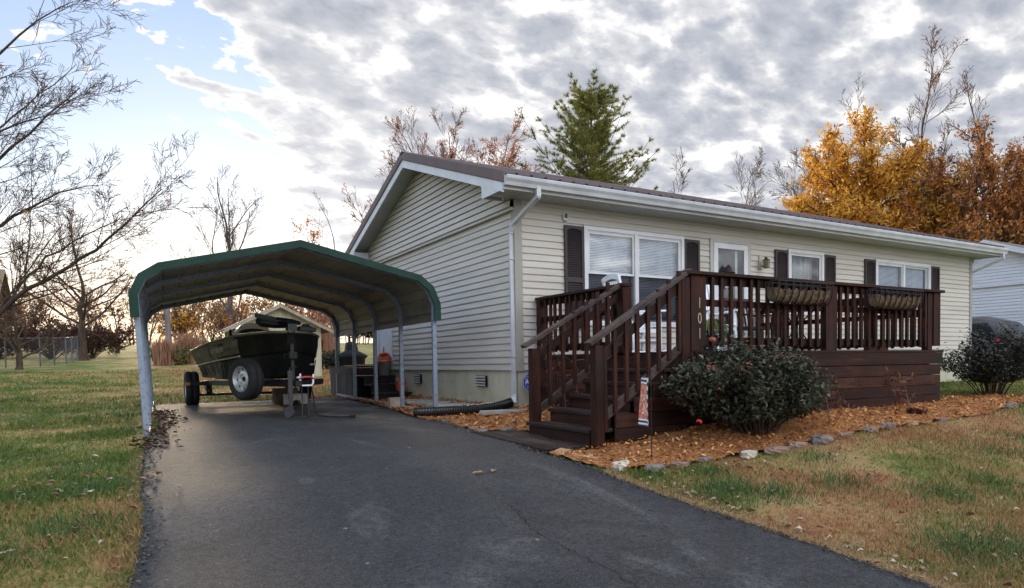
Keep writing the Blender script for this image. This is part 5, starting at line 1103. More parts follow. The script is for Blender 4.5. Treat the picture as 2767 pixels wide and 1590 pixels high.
b.build('barge_board',M('weathered_trim',(.24,.21,.16),(.36,.33,.27),scale=4,rough=.8),sh,fixn=True)
# ---------------------------------------------------------------- chain link fence
fe=thing('chain_link_fence','grey chain link fence at the edge of the left lawn','fence',(-8,29,gz(-8,29))); fpts=[(-13.5,24.2),(-11.6,25.4),(-9.9,26.7),(-8.78,27.7),(-7.76,28.8),(-7.35,29.9),(-7.0,31.2),(-6.85,32.6),(-6.7,34.5)]; FG=M('fence_grey',(.10,.10,.10),(.17,.17,.17),scale=5,rough=.5,metal=.3)
for x,y in fpts: b=MB(); b.tube([(x,y,gz(x,y)-.1),(x,y,gz(x,y)+1.25)],.03,6); b.build('post',FG,fe)
b=MB(); b.tube([(x,y,gz(x,y)+1.2) for x,y in fpts],.022,6); b.build('top_rail',FG,fe)
b=MB()
for (xa,ya),(xb,yb) in zip(fpts[:-1],fpts[1:]):
    L=math.hypot(xb-xa,yb-ya); k=int(L/.10)
    for i in range(-11,k+1):
        for s in (0,1):
            t0,t1=(i*.10)/L,(i*.10+1.12)/L
            if s: t0,t1=t1,t0
            za,zb_=.03,1.18; q=[]
            for t,zz in ((t0,za),(t1,zb_)): q.append((t,zz))
            (ta,z_a),(tb_,z_b)=q
            def clipt(t): return min(max(t,0),1)
            if max(ta,tb_)<0 or min(ta,tb_)>1: continue
            f=lambda tt: z_a+(z_b-z_a)*(tt-ta)/(tb_-ta)
            c0,c1=clipt(ta),clipt(tb_); p=lambda tt:(xa+(xb-xa)*tt,ya+(yb-ya)*tt,gz(xa+(xb-xa)*tt,ya+(yb-ya)*tt)+f(tt))
            b.tube([p(c0),p(c1)],.0028,3,False)
b.build('mesh',FG,fe)
# utility pole
up=thing('utility_pole','grey wooden utility pole beside the golden tree behind the carport','pole',(-1.99,52.2,gz(-2,52))); b=MB(); b.tube([(-1.99,52.2,gz(-2,52)-.2),(-1.95,52.2,7.6)],[.2,.15],10); b.build('shaft',M('pole_wood',(.16,.15,.16),(.24,.23,.25),scale=3,rough=.9,stretch=(2,2,.2)),up); b=MB(); b.beam((-2.7,52.2,7.3),(-1.2,52.2,7.3),.1,.1); b.build('crossarm',MATS['pole_wood'],up)
# ---------------------------------------------------------------- neighbouring houses
def neighbour(name,lab,x0,x1,y0,y1,zb,ze,zr,wm,rm,oh=.42):
    t=thing(name,lab,'house',((x0+x1)/2,(y0+y1)/2,zb)); yr=(y0+y1)/2; b=MB(); k=(zr-ze)/(yr-y0)
    siding(b,(x0,0,0),(0,1,0),(-1,0,0),y0,y1,zb,ze,zoff=zb,co=.1016); siding(b,(0,y0,0),(1,0,0),(0,-1,0),x0,x1,zb,ze,zoff=zb); siding(b,(x1,0,0),(0,1,0),(1,0,0),y0,y1,zb,ze,zoff=zb); siding(b,(0,y1,0),(1,0,0),(0,1,0),x0,x1,zb,ze,zoff=zb)
    z=ze
    while z<zr-.12:
        e=z+.1016; ya=y0+(z-ze)/k; yb=y1-(z-ze)/k; ye=y0+(e-ze)/k; yf=y1-(e-ze)/k
        for xg,s in ((x0-.07,-1),(x1+.07,1)):
            b.add([(xg+s*.016,ya,z),(xg+s*.016,yb,z),(xg+s*.006,yf,e-.01),(xg+s*.006,ye,e-.01),(xg,ye,e),(xg,yf,e)],[(0,1,2,3),(3,2,5,4)])
        z=e
    b.box(x0-.09,x0,y0,y1,ze-.05,ze-.002); b.build('wall',wm,t)
    b=MB(); b.box(x0+.02,x1-.02,y0+.02,y1-.02,zb-.9,zb-.003); b.build('foundation',BLK,t)
    b=MB(); w=MB()
    for s in (0,1):
        yy=lambda y: y if s==0 else y0+y1-y
        zz=lambda y: ze+.14+k*(y-y0)
        b.prism([(x0-oh,yy(y0-.5),zz(y0-.5)),(x0-oh,yy(yr),zz(yr)),(x0-oh,yy(yr),zz(yr)+.07),(x0-oh,yy(y0-.5),zz(y0-.5)+.07)],(x1-x0+2*oh,0,0))
        w.prism([(x0-oh-.02,yy(y0-.5),zz(y0-.5)-.13),(x0-oh-.02,yy(yr),zz(yr)-.13),(x0-oh-.02,yy(yr),zz(yr)+.05),(x0-oh-.02,yy(y0-.5),zz(y0-.5)+.05)],(.02,0,0))
        w.box(x0-oh,x1+oh,min(yy(y0-.52),yy(y0-.5)),max(yy(y0-.52),yy(y0-.5)),ze-.1,ze+.06)
    b.build('roof',rm,t,fixn=True); w.build('rake_board',WV,t,fixn=True)
    b=MB(); b.box(x0-oh,x1+oh,y0-.5,y0,ze-.02,ze); b.build('eave_soffit',MATS['soffit_vinyl'],t); return t
neighbour('neighbour_house','pale grey white sided house beyond the right end of the beige house',19,31,-.5,6.7,.62,3.03,4.30,VG,M('grey_shingle',(.12,.115,.11),(.19,.18,.175),scale=8,rough=.9))
neighbour('neighbour_house','dark house with low sunlit roof edge behind trees at the far left',-23,-10.6,38,47,.8,3.5,6.1,M('brown_siding',(.05,.035,.025),(.08,.055,.04),rough=.7),M('tan_shingle',(.16,.12,.07),(.24,.19,.11),scale=8,rough=.9))
# ---------------------------------------------------------------- dark car between the houses
ca=thing('parked_car','dark grey car parked between the two houses behind the right rose bush','car',(15.6,1.4,0)); CP=M('car_paint',(.018,.019,.022),(.028,.029,.033),scale=2,rough=.22,spec=.7); z0=gz(15.6,1.4)
sec=[(-2.3,.62,.80,.55),(-2.2,.78,.86,.95),(-1.3,.88,.88,1.02),(-.75,.90,.70,1.52),(-.2,.90,.66,1.68),(1.0,.90,.66,1.70),(1.8,.89,.68,1.62),(2.15,.86,.74,1.05),(2.28,.80,.78,.6)]
b=MB(); P=[]
cx,cy=15.75,1.6; ang=R(0)
for u,wb,wt,zt in sec:
    row=[(-wb*.96,.28),(-wb,.5),(-wb,.9 if zt>.95 else zt*.85),(-(wb*.92 if zt>1.1 else wt),min(zt,1.02)),(-wt*.98,zt-.08),(-wt*.7,zt),(0,zt+.02),(wt*.7,zt),(wt*.98,zt-.08),((wb*.92 if zt>1.1 else wt),min(zt,1.02)),(wb,.9 if zt>.95 else zt*.85),(wb,.5),(wb*.96,.28)]
    P.append([(cx+w_,cy+u,z0+z) for w_,z in row])
b.grid(P); b.add(P[0],[tuple(range(13))]); b.add(P[-1],[tuple(range(13))[::-1]]); b.build('body',CP,ca,smooth=True)
WGL=M('car_glass',(.02,.024,.028),(.03,.034,.04),rough=.06,spec=.8)
b=MB(); b.add([(cx-.72,cy-1.27,z0+1.04),(cx+.72,cy-1.27,z0+1.04),(cx+.58,cy-.74,z0+1.50),(cx-.58,cy-.74,z0+1.50)],[(0,1,2,3)])
for s in (-1,1): b.add([(cx+s*.885,cy-.9,z0+1.05),(cx+s*.885,cy+1.9,z0+1.05),(cx+s*.70,cy+1.7,z0+1.5),(cx+s*.70,cy-.5,z0+1.5)],[(0,1,2,3)])
b.build('window',WGL,ca)
for sx in (-.84,.84):
    for sy in (-1.45,1.45): wheel((cx+sx,cy+sy,z0+.33),(1 if sx>0 else -1,0,0),.33,.22,ca)
for s in (-1,1):
    b=MB(); b.ball((cx+s*.62,cy-2.2,z0+.74),.12,12,8,(1.4,.5,.7)); b.build('headlight',M('lamp_lens',(.5,.5,.52),(.6,.6,.62),rough=.1),ca,smooth=True)
# ---------------------------------------------------------------- yard sign and flag
sg=thing('yard_sign','blue octagonal security sign on a stake in front of the foundation beside the stairs','sign',(.12,-.14,gz(.1,-.14))); BL=M('sign_blue',(.012,.03,.30),(.018,.045,.38),scale=3,rough=.4); SW=M('sign_white',(.70,.70,.74),(.75,.75,.78),rough=.5)
sc0=Vector((.135,-.15,.408)); oct_=lambda r:[(sc0.x+r*math.cos(math.pi/8+k*math.pi/4),sc0.z+r*math.sin(math.pi/8+k*math.pi/4)) for k in range(8)]
b=MB(); b.prism([(x,-.148,z) for x,z in oct_(.138)],(0,.008,0)); pn=b.build('panel',BL,sg,fixn=True)
b=MB(); A,B_=oct_(.133),oct_(.126); b.add([(x,-.1485,z) for x,z in A]+[(x,-.1485,z) for x,z in B_],[(i,(i+1)%8,(i+1)%8+8,i+8) for i in range(8)]); C_=[(-.088,-.05),(.088,-.05),(.088,.062),(-.088,.062)]
for (u0,v0),(u1,v1) in zip(C_,C_[1:]+C_[:1]): b.beam((sc0.x+u0,-.149,sc0.z+v0),(sc0.x+u1,-.149,sc0.z+v1),.004,.001,(0,1,0)) if 0 else b.box(min(sc0.x+u0,sc0.x+u1)-.002,max(sc0.x+u0,sc0.x+u1)+.002,-.1495,-.1488,min(sc0.z+v0,sc0.z+v1)-.002,max(sc0.z+v0,sc0.z+v1)+.002)
b.build('border',SW,pn); text_mesh('ADT',.098,.0006,lambda c:Vector((sc0.x+c.x*.86,-.1492-c.z,sc0.z+.006+c.y)),'lettering',SW,pn,bold=.003)
for dz in (.086,-.078): b=MB(); [b.box(sc0.x-.06+k*.017,sc0.x-.06+k*.017+.012,-.1495,-.1488,sc0.z+dz-.006,sc0.z+dz+.006) for k in range(7)]; b.build('small_print',SW,pn)
b=MB(); b.box(.129,.141,-.140,-.136,gz(.1,-.14)-.05,.40); b.build('stake',WG,sg)
fl_=thing('garden_flag','small orange and blue garden flag on a thin stake in the wood chips','flag',(-.83,-4.22,gz(-.83,-4.2)))
b=MB(); b.tube([(-.825,-4.24,gz(-.83,-4.24)-.05),(-.825,-4.24,.545),(-.825,-4.20,.56),(-.80,-4.10,.56),(-.735,-3.96,.555)],.0045,6); b.build('stake',BM,fl_)
def flagmat():
    m=bpy.data.materials.new('flag_cloth'); m.use_nodes=True; N=NT(m.node_tree); v=N.n('ShaderNodeTexCoord').outputs['Object']; s=N.n('ShaderNodeSeparateXYZ',i0=v)
    f=N.noise(N.mapping(v,scale=(4,14,9)),1.6,3,.6,.8); c=N.ramp(f,[(.36,(.75,.72,.66)),(.42,(.62,.15,.05)),(.56,(.70,.20,.06)),(.60,(.75,.74,.72)),(.64,(.10,.14,.42)),(.74,(.62,.20,.08))],'CONSTANT')
    z=s.outputs[2]; st=N.math('GREATER_THAN',N.math('FRACT',N.math('MULTIPLY',z,26.0)),.5); bw=N.mix(st,(.03,.03,.04),(.75,.75,.75))
    edge=N.math('ADD',N.math('LESS_THAN',z,.15),N.math('GREATER_THAN',z,.475),clamp=True); c=N.mix(edge,c,bw)
    sd=N.math('LESS_THAN',s.outputs[1],-4.185); chk=N.math('GREATER_THAN',N.math('FRACT',N.math('MULTIPLY',z,13.0)),.5); c=N.mix(sd,c,N.mix(chk,(.04,.05,.10),(.75,.70,.6)))
    b=N.n('ShaderNodeBsdfPrincipled',i0=c); b.inputs['Roughness'].default_value=.85; N.n('ShaderNodeOutputMaterial',i0=b.outputs[0]); return m
b=MB(); b.grid([[(-.832+.105*u-.012*math.sin(u*5+z*3)-.02*z*u,-4.215+.26*u,.545-.465*z) for z in np.linspace(0,1,14)] for u in np.linspace(0,1,10)]); b.build('cloth',flagmat(),fl_)
# wire plant cage by the house corner
cg=thing('plant_cage','thin wire plant cage standing against the house beside the deck rail','plant support',(.22,-.75,gz(.2,-.7))); b=MB(); zc=gz(.2,-.7)
for k in range(5):
    t=2*math.pi*k/5; b.tube([(.22+.11*math.cos(t),-.75+.11*math.sin(t),zc),(.22+.15*math.cos(t),-.75+.15*math.sin(t),1.0),(.22+.07*math.cos(t),-.75+.07*math.sin(t),1.13),(.22,-.75,1.16)],.003,4)
for z in (.3,.55,.8,1.0): b.tube([(.22+.14*math.cos(t),-.75+.14*math.sin(t),z) for t in np.linspace(0,6.283,18)],.003,4)
b.build('wire',M('wire_dark',(.03,.03,.03),(.05,.05,.05),rough=.6),cg)
# ---------------------------------------------------------------- vegetation
BK=M('bark_dark',(.035,.024,.017),(.085,.058,.040),scale=3,rough=.9,stretch=(3,3,.6)); BKG=M('bark_grey',(.06,.05,.045),(.13,.11,.10),scale=3,rough=.9,stretch=(3,3,.6)); TW=M('twig_brown',(.055,.034,.020),(.13,.080,.050),scale=1.5,rough=.9); TWR=M('twig_reddish',(.09,.045,.030),(.18,.09,.06),scale=1.5,rough=.9)
class Tubes:
    def __init__(s): s.V=[];s.F=[];s.n=0
    def add(s,P,Rr,k):
        P=np.asarray(P,float); m=len(P); T=np.gradient(P,axis=0); T/=np.linalg.norm(T,axis=1,keepdims=True)+1e-9
        ref=np.where(np.abs(T[:,2:3])<.9,np.array([[0,0,1.]]),np.array([[1.,0,0]])); ref=np.repeat(ref[:1],m,0) if m else ref
        A=np.cross(T,ref); A/=np.linalg.norm(A,axis=1,keepdims=True)+1e-9; B=np.cross(T,A); t=np.arange(k)*2*np.pi/k
        V=P[:,None,:]+(A[:,None,:]*np.cos(t)[None,:,None]+B[:,None,:]*np.sin(t)[None,:,None])*np.asarray(Rr)[:,None,None]
        i=np.arange(m*k).reshape(m,k); j=np.roll(i,-1,1); s.F.append(np.stack([i[:-1],j[:-1],j[1:],i[1:]],-1).reshape(-1,4)+s.n); s.V.append(V.reshape(-1,3)); s.n+=m*k
    def build(s,name,mat,parent): 
        if not s.V: return None
        return fast(name,np.concatenate(s.V),np.concatenate(s.F),mat,parent,k=4,smooth=True)
def norm(v): return v/(np.linalg.norm(v)+1e-9)
class Grow:
    def __init__(s,seed,nch,ang,lenr,upb,wob,split=1,rmin=.004,minl=.12,tipk=1.0):
        s.r=np.random.default_rng(seed); s.nch=nch; s.ang=ang; s.lenr=lenr; s.upb=upb; s.wob=wob; s.split=split; s.rmin=rmin; s.A=Tubes(); s.B=Tubes(); s.tips=[]; s.minl=minl
    def limb(s,p,d,L,r,lev,start=.25,rend=None):
        r_=s.r; n=max(3,int(3+L*1.6)) if lev<2 else 3+(lev<3); P=[np.array(p,float)]; d=norm(np.array(d,float)); D=[d]
        for i in range(n):
            d=norm(d+r_.normal(0,s.wob,3)+np.array([0,0,s.upb[min(lev,len(s.upb)-1)]])*.5/n); P.append(P[-1]+d*L/n); D.append(d)
        rend=max(s.rmin*.6,r*.3) if rend is None else rend
        s.poly(np.array(P),r,rend,lev,start,L)
    def poly(s,P,r0,r1,lev,start=.2,L=None):
        r_=s.r; m=len(P); Rr=np.linspace(r0,r1,m); (s.A if lev<=s.split else s.B).add(P,np.maximum(Rr,s.rmin),8 if lev==0 else 6 if lev==1 else 4 if lev==2 else 3)
        if L is None: L=np.linalg.norm(np.diff(P,axis=0),axis=1).sum()
        if lev>=len(s.nch):
            s.tips.append(P[-1]); s.tips.append(P[m//2]); return
        k=s.nch[lev]; k=max(1,int(k*r_.uniform(.75,1.25)))
        for c in range(k):
            t=start+(1-start)*(c+r_.uniform(0,1))/k; f=t*(m-1); i=min(int(f),m-2); u=f-i; p=P[i]*(1-u)+P[i+1]*u; d=norm(P[i+1]-P[i])
            a=np.cross(d,norm(r_.normal(size=3))); a=norm(a); th=math.radians(r_.uniform(*s.ang[min(lev,len(s.ang)-1)])); nd=norm(d*math.cos(th)+a*math.sin(th)); nl=L*r_.uniform(*s.lenr[min(lev,len(s.lenr)-1)])*(1-.45*t)
            rr=(r0+(r1-r0)*t)*(r_.uniform(.45,.68) if lev<1 else r_.uniform(.34,.52))
            if nl<s.minl: continue
            s.limb(p,nd,nl,max(rr,s.rmin),lev+1)
def leafcloud(name,C,size,mat,parent,per,spread,seed=1,flat=.0,elong=1.5):
    r=np.random.default_rng(seed); C=np.asarray(C); C=np.repeat(C,per,0); n=len(C); C=C+r.normal(0,spread,(n,3)); a=r.normal(size=(n,3)); a/=np.linalg.norm(a,axis=1,keepdims=True); b=r.normal(size=(n,3)); b-=a*(a*b).sum(1,keepdims=True); b/=np.linalg.norm(b,axis=1,keepdims=True)
    s=size*r.uniform(.55,1.3,(n,1)); V=np.stack([C-a*s*elong,C-b*s*.6+a*s*.1,C+a*s*elong,C+b*s*.6+a*s*.1],1); return fast(name,V,np.arange(n*4).reshape(n,4),mat,parent,k=4)
def tree(name,lab,x,y,H,r,g,limbs,trunkH,bark,twig,spread=.6,seed=0,cat='tree',group=None,leaf=None,lean=(0,0),upl=.6,limbL=None,start=.3):
    z=gz(x,y)-.1; t=thing(name,lab,cat,(x,y,z+.1),group); R_=g.r
    TH=trunkH; n=8; P=np.array([[x+lean[0]*(i/n)**1.3+R_.normal(0,.03)*i/n*2,y+lean[1]*i/n+R_.normal(0,.03)*i/n*2,z+TH*i/n] for i in range(n+1)])
    Rr=np.linspace(r,r*.35,n+1); Rr[0]*=1.5; g.A.add(P,Rr,9)
    for k in range(limbs):
        tt=start+(1-start)*((k+R_.uniform(0,.9))/limbs); f=tt*n; i=min(int(f),n-1); p=P[i]+(P[i+1]-P[i])*(f-i); az=k*2.4+R_.uniform(-.4,.4); el=R_.uniform(.75,1.25)*upl+.25*tt
        L=(limbL or H*.5)*(1-.35*tt)*R_.uniform(.8,1.2); L=min(L,(H+z-p[2])*1.15); d=np.array([math.cos(az)*spread,math.sin(az)*spread,el]); g.limb(p,d,L,r*.42*(1-.4*tt),1)
    g.limb(P[-1],[lean[0]*.1,lean[1]*.1,1],max(.5,H-TH),r*.36,1)
    g.A.build('trunk',bark,t); g.B.build('crown',twig,t)
    if leaf:
        tips=np.array(g.tips); per,size,sp,mat=leaf; q=tips if per>=1 else tips[R_.random(len(tips))<per]; leafcloud('foliage',q,size,mat,t,max(1,int(per)),sp,seed)
    return t
GOLD=M('gold_leaf',(.34,.11,.015),(.70,.36,.045),scale=.5,rough=.6,c3=(.88,.58,.10),island=.55,trans=.45); RUST=M('rust_leaf',(.22,.065,.022),(.46,.17,.045),scale=.45,rough=.7,c3=(.72,.38,.09),island=.55,trans=.4); MAR=M('maroon_leaf',(.05,.010,.010),(.11,.022,.018),scale=.8,rough=.7,island=.5,trans=.3); ORL=M('orange_leaf',(.45,.16,.05),(.7,.30,.08),scale=1,rough=.6,island=.6,trans=.4); PNK=M('pale_orange_leaf',(.36,.14,.07),(.55,.26,.14),scale=1,rough=.7,island=.6,trans=.4)
# large leafless tree at the left whose limbs sweep into the picture
def big_left():
    x,y=-8.3,8.1; z=gz(x,y)-.1; t=thing('bare_tree','large leafless tree at the left edge with long limbs sweeping right','tree',(x,y,z+.1))
    g=Grow(11,[0,15,9,7,3],[(20,40),(22,50),(22,55),(25,60),(25,60)],[(.5,.7),(.22,.44),(.35,.62),(.4,.65),(.5,.7)],[0,.25,.35,.3,.2],.085,split=2,rmin=.0036,minl=.09)
    g.A.add(np.array([(x,y,z),(x+.05,y,z+.5),(x+.1,y-.02,z+1.0),(x+.05,y-.05,z+2.4),(x-.1,y,z+4),(x-.2,y+.1,z+6)]),[.26,.19,.17,.13,.10,.07],10)
    for P,r0,r1 in (([(-8.2,8.1,.75),(-7.4,7.75,1.15),(-6.68,7.4,1.72),(-6.2,7.1,2.15),(-5.6,6.75,2.55),(-5.0,6.35,3.0),(-4.55,6.1,3.5),(-4.14,5.9,3.95)],.105,.012),
        ([(-6.75,7.42,1.66),(-6.35,7.5,2.25),(-5.95,7.4,2.75),(-5.3,7.2,3.25),(-4.75,6.95,3.55)],.05,.010),
        ([(-8.25,8.1,1.3),(-7.6,7.9,2.0),(-7.0,7.7,2.95),(-6.4,7.5,3.5),(-5.7,7.2,3.95),(-5.1,7.0,4.1)],.085,.010),
        ([(-8.25,8.05,1.9),(-7.6,7.6,3.0),(-6.9,7.3,4.0),(-6.1,6.9,4.9),(-5.3,6.5,5.7),(-4.5,6.2,6.35)],.095,.010),
        ([(-8.3,8.05,2.4),(-7.8,7.9,3.6),(-7.1,7.7,4.6),(-6.3,7.5,5.2),(-5.5,7.3,5.5),(-4.8,7.1,5.6)],.08,.009),
        ([(-8.4,8.1,3.0),(-7.8,7.7,4.4),(-7.0,7.4,5.6),(-6.2,7.0,6.6),(-5.4,6.7,7.3),(-4.9,6.5,8.0)],.085,.009),
        ([(-8.4,8.1,3.6),(-8.0,8.0,5.2),(-7.4,7.8,6.6),(-6.8,7.6,7.6),(-6.2,7.4,8.5)],.08,.008),
        ([(-7.1,7.7,4.6),(-6.6,7.9,5.2),(-6.0,8.0,5.9),(-5.4,8.0,6.6),(-5.0,7.9,7.0)],.045,.008),
        ([(-8.3,8.1,1.6),(-9.2,7.9,2.6),(-10.2,7.5,3.6),(-11.2,7.2,4.4)],.09,.012),([(-8.5,8.2,2.6),(-9.2,9.0,4.0),(-9.8,10,5.4),(-10.3,10.8,6.6)],.085,.010),([(-8.4,8.2,2.8),(-8.4,9.4,4.2),(-8.1,10.4,5.6),(-7.8,11.2,6.8)],.08,.01),([(-8.4,8.0,2.2),(-8.9,6.8,3.4),(-9.2,5.8,4.6),(-9.4,5.0,5.8)],.085,.01)):
        P=P[:-1] if P[-1][2]>5 else P; PP=np.array(smooth_line(P,3)); PP=PP+g.r.normal(0,.018,PP.shape); g.poly(PP,r0*.55,r1*.7,1,.15)
    g.A.build('trunk',BK,t); g.B.build('crown',TW,t)
    tp=np.array(g.tips); sel=tp[(g.r.random(len(tp))<.006)]; leafcloud('foliage',sel,.035,ORL,t,2,.05,3); return t
big_left()
G4=lambda seed,nch=(0,7,6,5,3),ang=((20,40),(20,45),(22,50),(25,55)),lenr=((.5,.7),(.32,.6),(.35,.6),(.45,.7)),upb=(0,.5,.45,.35),wob=.09,rmin=.008,**k: Grow(seed,list(nch),list(ang),list(lenr),list(upb),wob,rmin=rmin,**k)
tree('bare_tree','leafless tree with a stout dark trunk behind the fence, left of the carport',-6.5,34.9,7.3,.22,G4(21,(0,8,7,6,4),rmin=.0075),10,3.6,BK,TW,spread=1.15,upl=.55,limbL=3.6,start=.45)
tree('bare_tree','tall slender leafless tree rising above the left half of the carport roof',.95,41.2,11.2,.20,G4(22,(0,7,6,4),rmin=.008,upb=(0,.9,.7,.5)),9,7.5,BKG,TW,spread=.50,upl=1.0,limbL=6.0,start=.25)
tree('autumn_tree','golden leaved tree behind the utility pole under the carport roof line',-1.1,54.8,3.6,.2,G4(24,(0,6,5,4),rmin=.02),9,1.6,BK,TW,spread=1.0,upl=.7,limbL=2.3,leaf=(3,.085,.22,GOLD))
tree('maroon_tree','low dark maroon leaved tree behind the left fence',-5.1,44.8,2.9,.16,G4(25,(0,6,5,4),rmin=.015),9,.9,BK,TW,spread=1.3,upl=.6,limbL=1.9,leaf=(2,.075,.16,MAR))
for i,(x,y,h,lab) in enumerate(((-7.9,36.5,2.6,'dark twiggy shrub just left of the stout bare trunk'),(-6.2,37.5,2.4,'dark brown shrub just right of the stout bare trunk'),(-10.0,37,2.7,'dark reddish shrub behind the left end of the fence'))):
    tree('shrub',lab,x,y,h,.07,G4(30+i,(0,8,7,6),rmin=.013),34,.5,BK,TW,spread=1.1,upl=.8,limbL=1.9,start=.05,cat='shrub',group='dark shrubs behind the fence',leaf=(2,.055,.12,MAR) if i!=1 else (2,.055,.12,M('brown_leaf',(.05,.022,.014),(.11,.05,.03),scale=1,rough=.8,island=.5)))
tree('bare_tree','small leafless tree with a dark trunk in front of the chain link fence',-8.25,26.5,4.2,.13,G4(26,(0,7,6,4),rmin=.009),8,1.5,BK,TW,spread=1.2,upl=.55,limbL=2.2)
# orange tipped saplings above the carport
tree('autumn_tree','thin tree with bright orange leaves left of the house gable',6.6,44.5,9.0,.11,G4(27,(0,6,5,4),rmin=.012),8,5.5,BK,TW,spread=.6,upl=.8,limbL=2.6,leaf=(2,.07,.14,ORL))
tree('bare_tree','leafless tree with a few last leaves just left of the house gable',4.2,27.6,8.2,.10,G4(28,(0,5,4,3),rmin=.007),6,4.2,BKG,TW,spread=.9,upl=.75,limbL=4.2,leaf=(.2,.05,.05,PNK),group='leafless trees behind the house')
for i,(x,y,h,sp,lf,lab) in enumerate(((13.0,27.5,13.0,.65,(1.3,.055,.09,PNK),'leafless tree with orange buds, tallest behind the roof ridge'),(9.6,29.6,13.0,.8,(.35,.05,.06,PNK),'leafless spreading tree directly above the gable peak'),(11.2,28.6,13.0,.7,(.3,.05,.06,PNK),'leafless thin tree between the gable peak tree and the orange budded tree'))):
    tree('bare_tree',lab,x,y,h,.17,G4(40+i,(0,9,7,6),rmin=.0095,upb=(0,.6,.55,.4)),16,7.5,BKG,TWR,spread=sp*1.25,upl=.9,limbL=6.2,leaf=lf,group='leafless trees behind the house')
for i,(x,y,h,lab) in enumerate(((32,26.8,12.0,'leafless tree with a curved top over the middle of the roof'),(28.6,28.6,11.6,'low leafless tree right of the pine'),(36.5,24,12.8,'pale leafless tree left of the golden tree'),(38.5,26,12.8,'leafless tree half hidden behind the left side of the golden tree'))):
    tree('bare_tree',lab,x,y,h+1.2,.16,G4(50+i,(0,10,8,6),rmin=.012),22,5.5,BKG,TW,spread=1.0,upl=.8,limbL=6.2,group='leafless trees behind the house')
tree('autumn_tree','large golden orange oak above the right part of the roof',30.4,16.1,13.7,.30,G4(60,(0,9,8,5),rmin=.012,upb=(0,.25,.3,.3)),40,10.2,BK,TW,spread=1.1,upl=.62,limbL=5.2,start=.2,leaf=(2,.088,.20,GOLD))
tree('bare_tree','tall leafless tree rising beside the golden oak',35.2,15.2,17.6,.22,G4(61,(0,9,7,5),rmin=.012,upb=(0,.9,.7,.5)),18,10.5,BKG,TW,spread=.5,upl=1.0,limbL=5.5,group='leafless trees at the right',leaf=(.25,.06,.06,PNK))
tree('bare_tree','leafless tree with wide top between golden and rust trees',39.0,13.5,16.6,.22,G4(62,(0,8,7,5),rmin=.012,upb=(0,.7,.6,.5)),12,9,BKG,TW,spread=.7,upl=.9,limbL=6,group='leafless trees at the right')
tree('bare_tree','leafless crown behind the golden oak, its twigs showing above it',35.0,19.0,16.8,.22,G4(63,(0,8,6,4),rmin=.012),12,9,BKG,TW,spread=.6,upl=.9,limbL=6,group='leafless trees at the right')
tree('autumn_tree','rust red oak at the right edge behind the roof',34.2,11.9,12.8,.30,G4(64,(0,9,8,5),rmin=.013,upb=(0,.25,.3,.3)),32,9.5,BK,TW,spread=1.1,upl=.6,limbL=5.2,start=.2,leaf=(1.2,.088,.20,RUST))
tree('autumn_tree','second rust brown oak cut by the right edge above the pale neighbour house',39.6,9.8,13.6,.30,G4(65,(0,9,8,5),rmin=.014),30,9.5,BK,TW,spread=1.0,upl=.65,limbL=5.6,start=.2,leaf=(1.2,.09,.24,RUST))
tree('autumn_tree','lower yellow green tree filling between golden oak and rust oak',33.0,13.2,9.8,.22,G4(66,(0,9,7,5),rmin=.012),16,5,BK,TW,spread=1.0,upl=.65,limbL=4.4,start=.15,leaf=(1.5,.095,.24,M('yellow_green_leaf',(.26,.15,.02),(.55,.34,.05),scale=.6,rough=.6,c3=(.40,.32,.07),island=.55,trans=.4)))
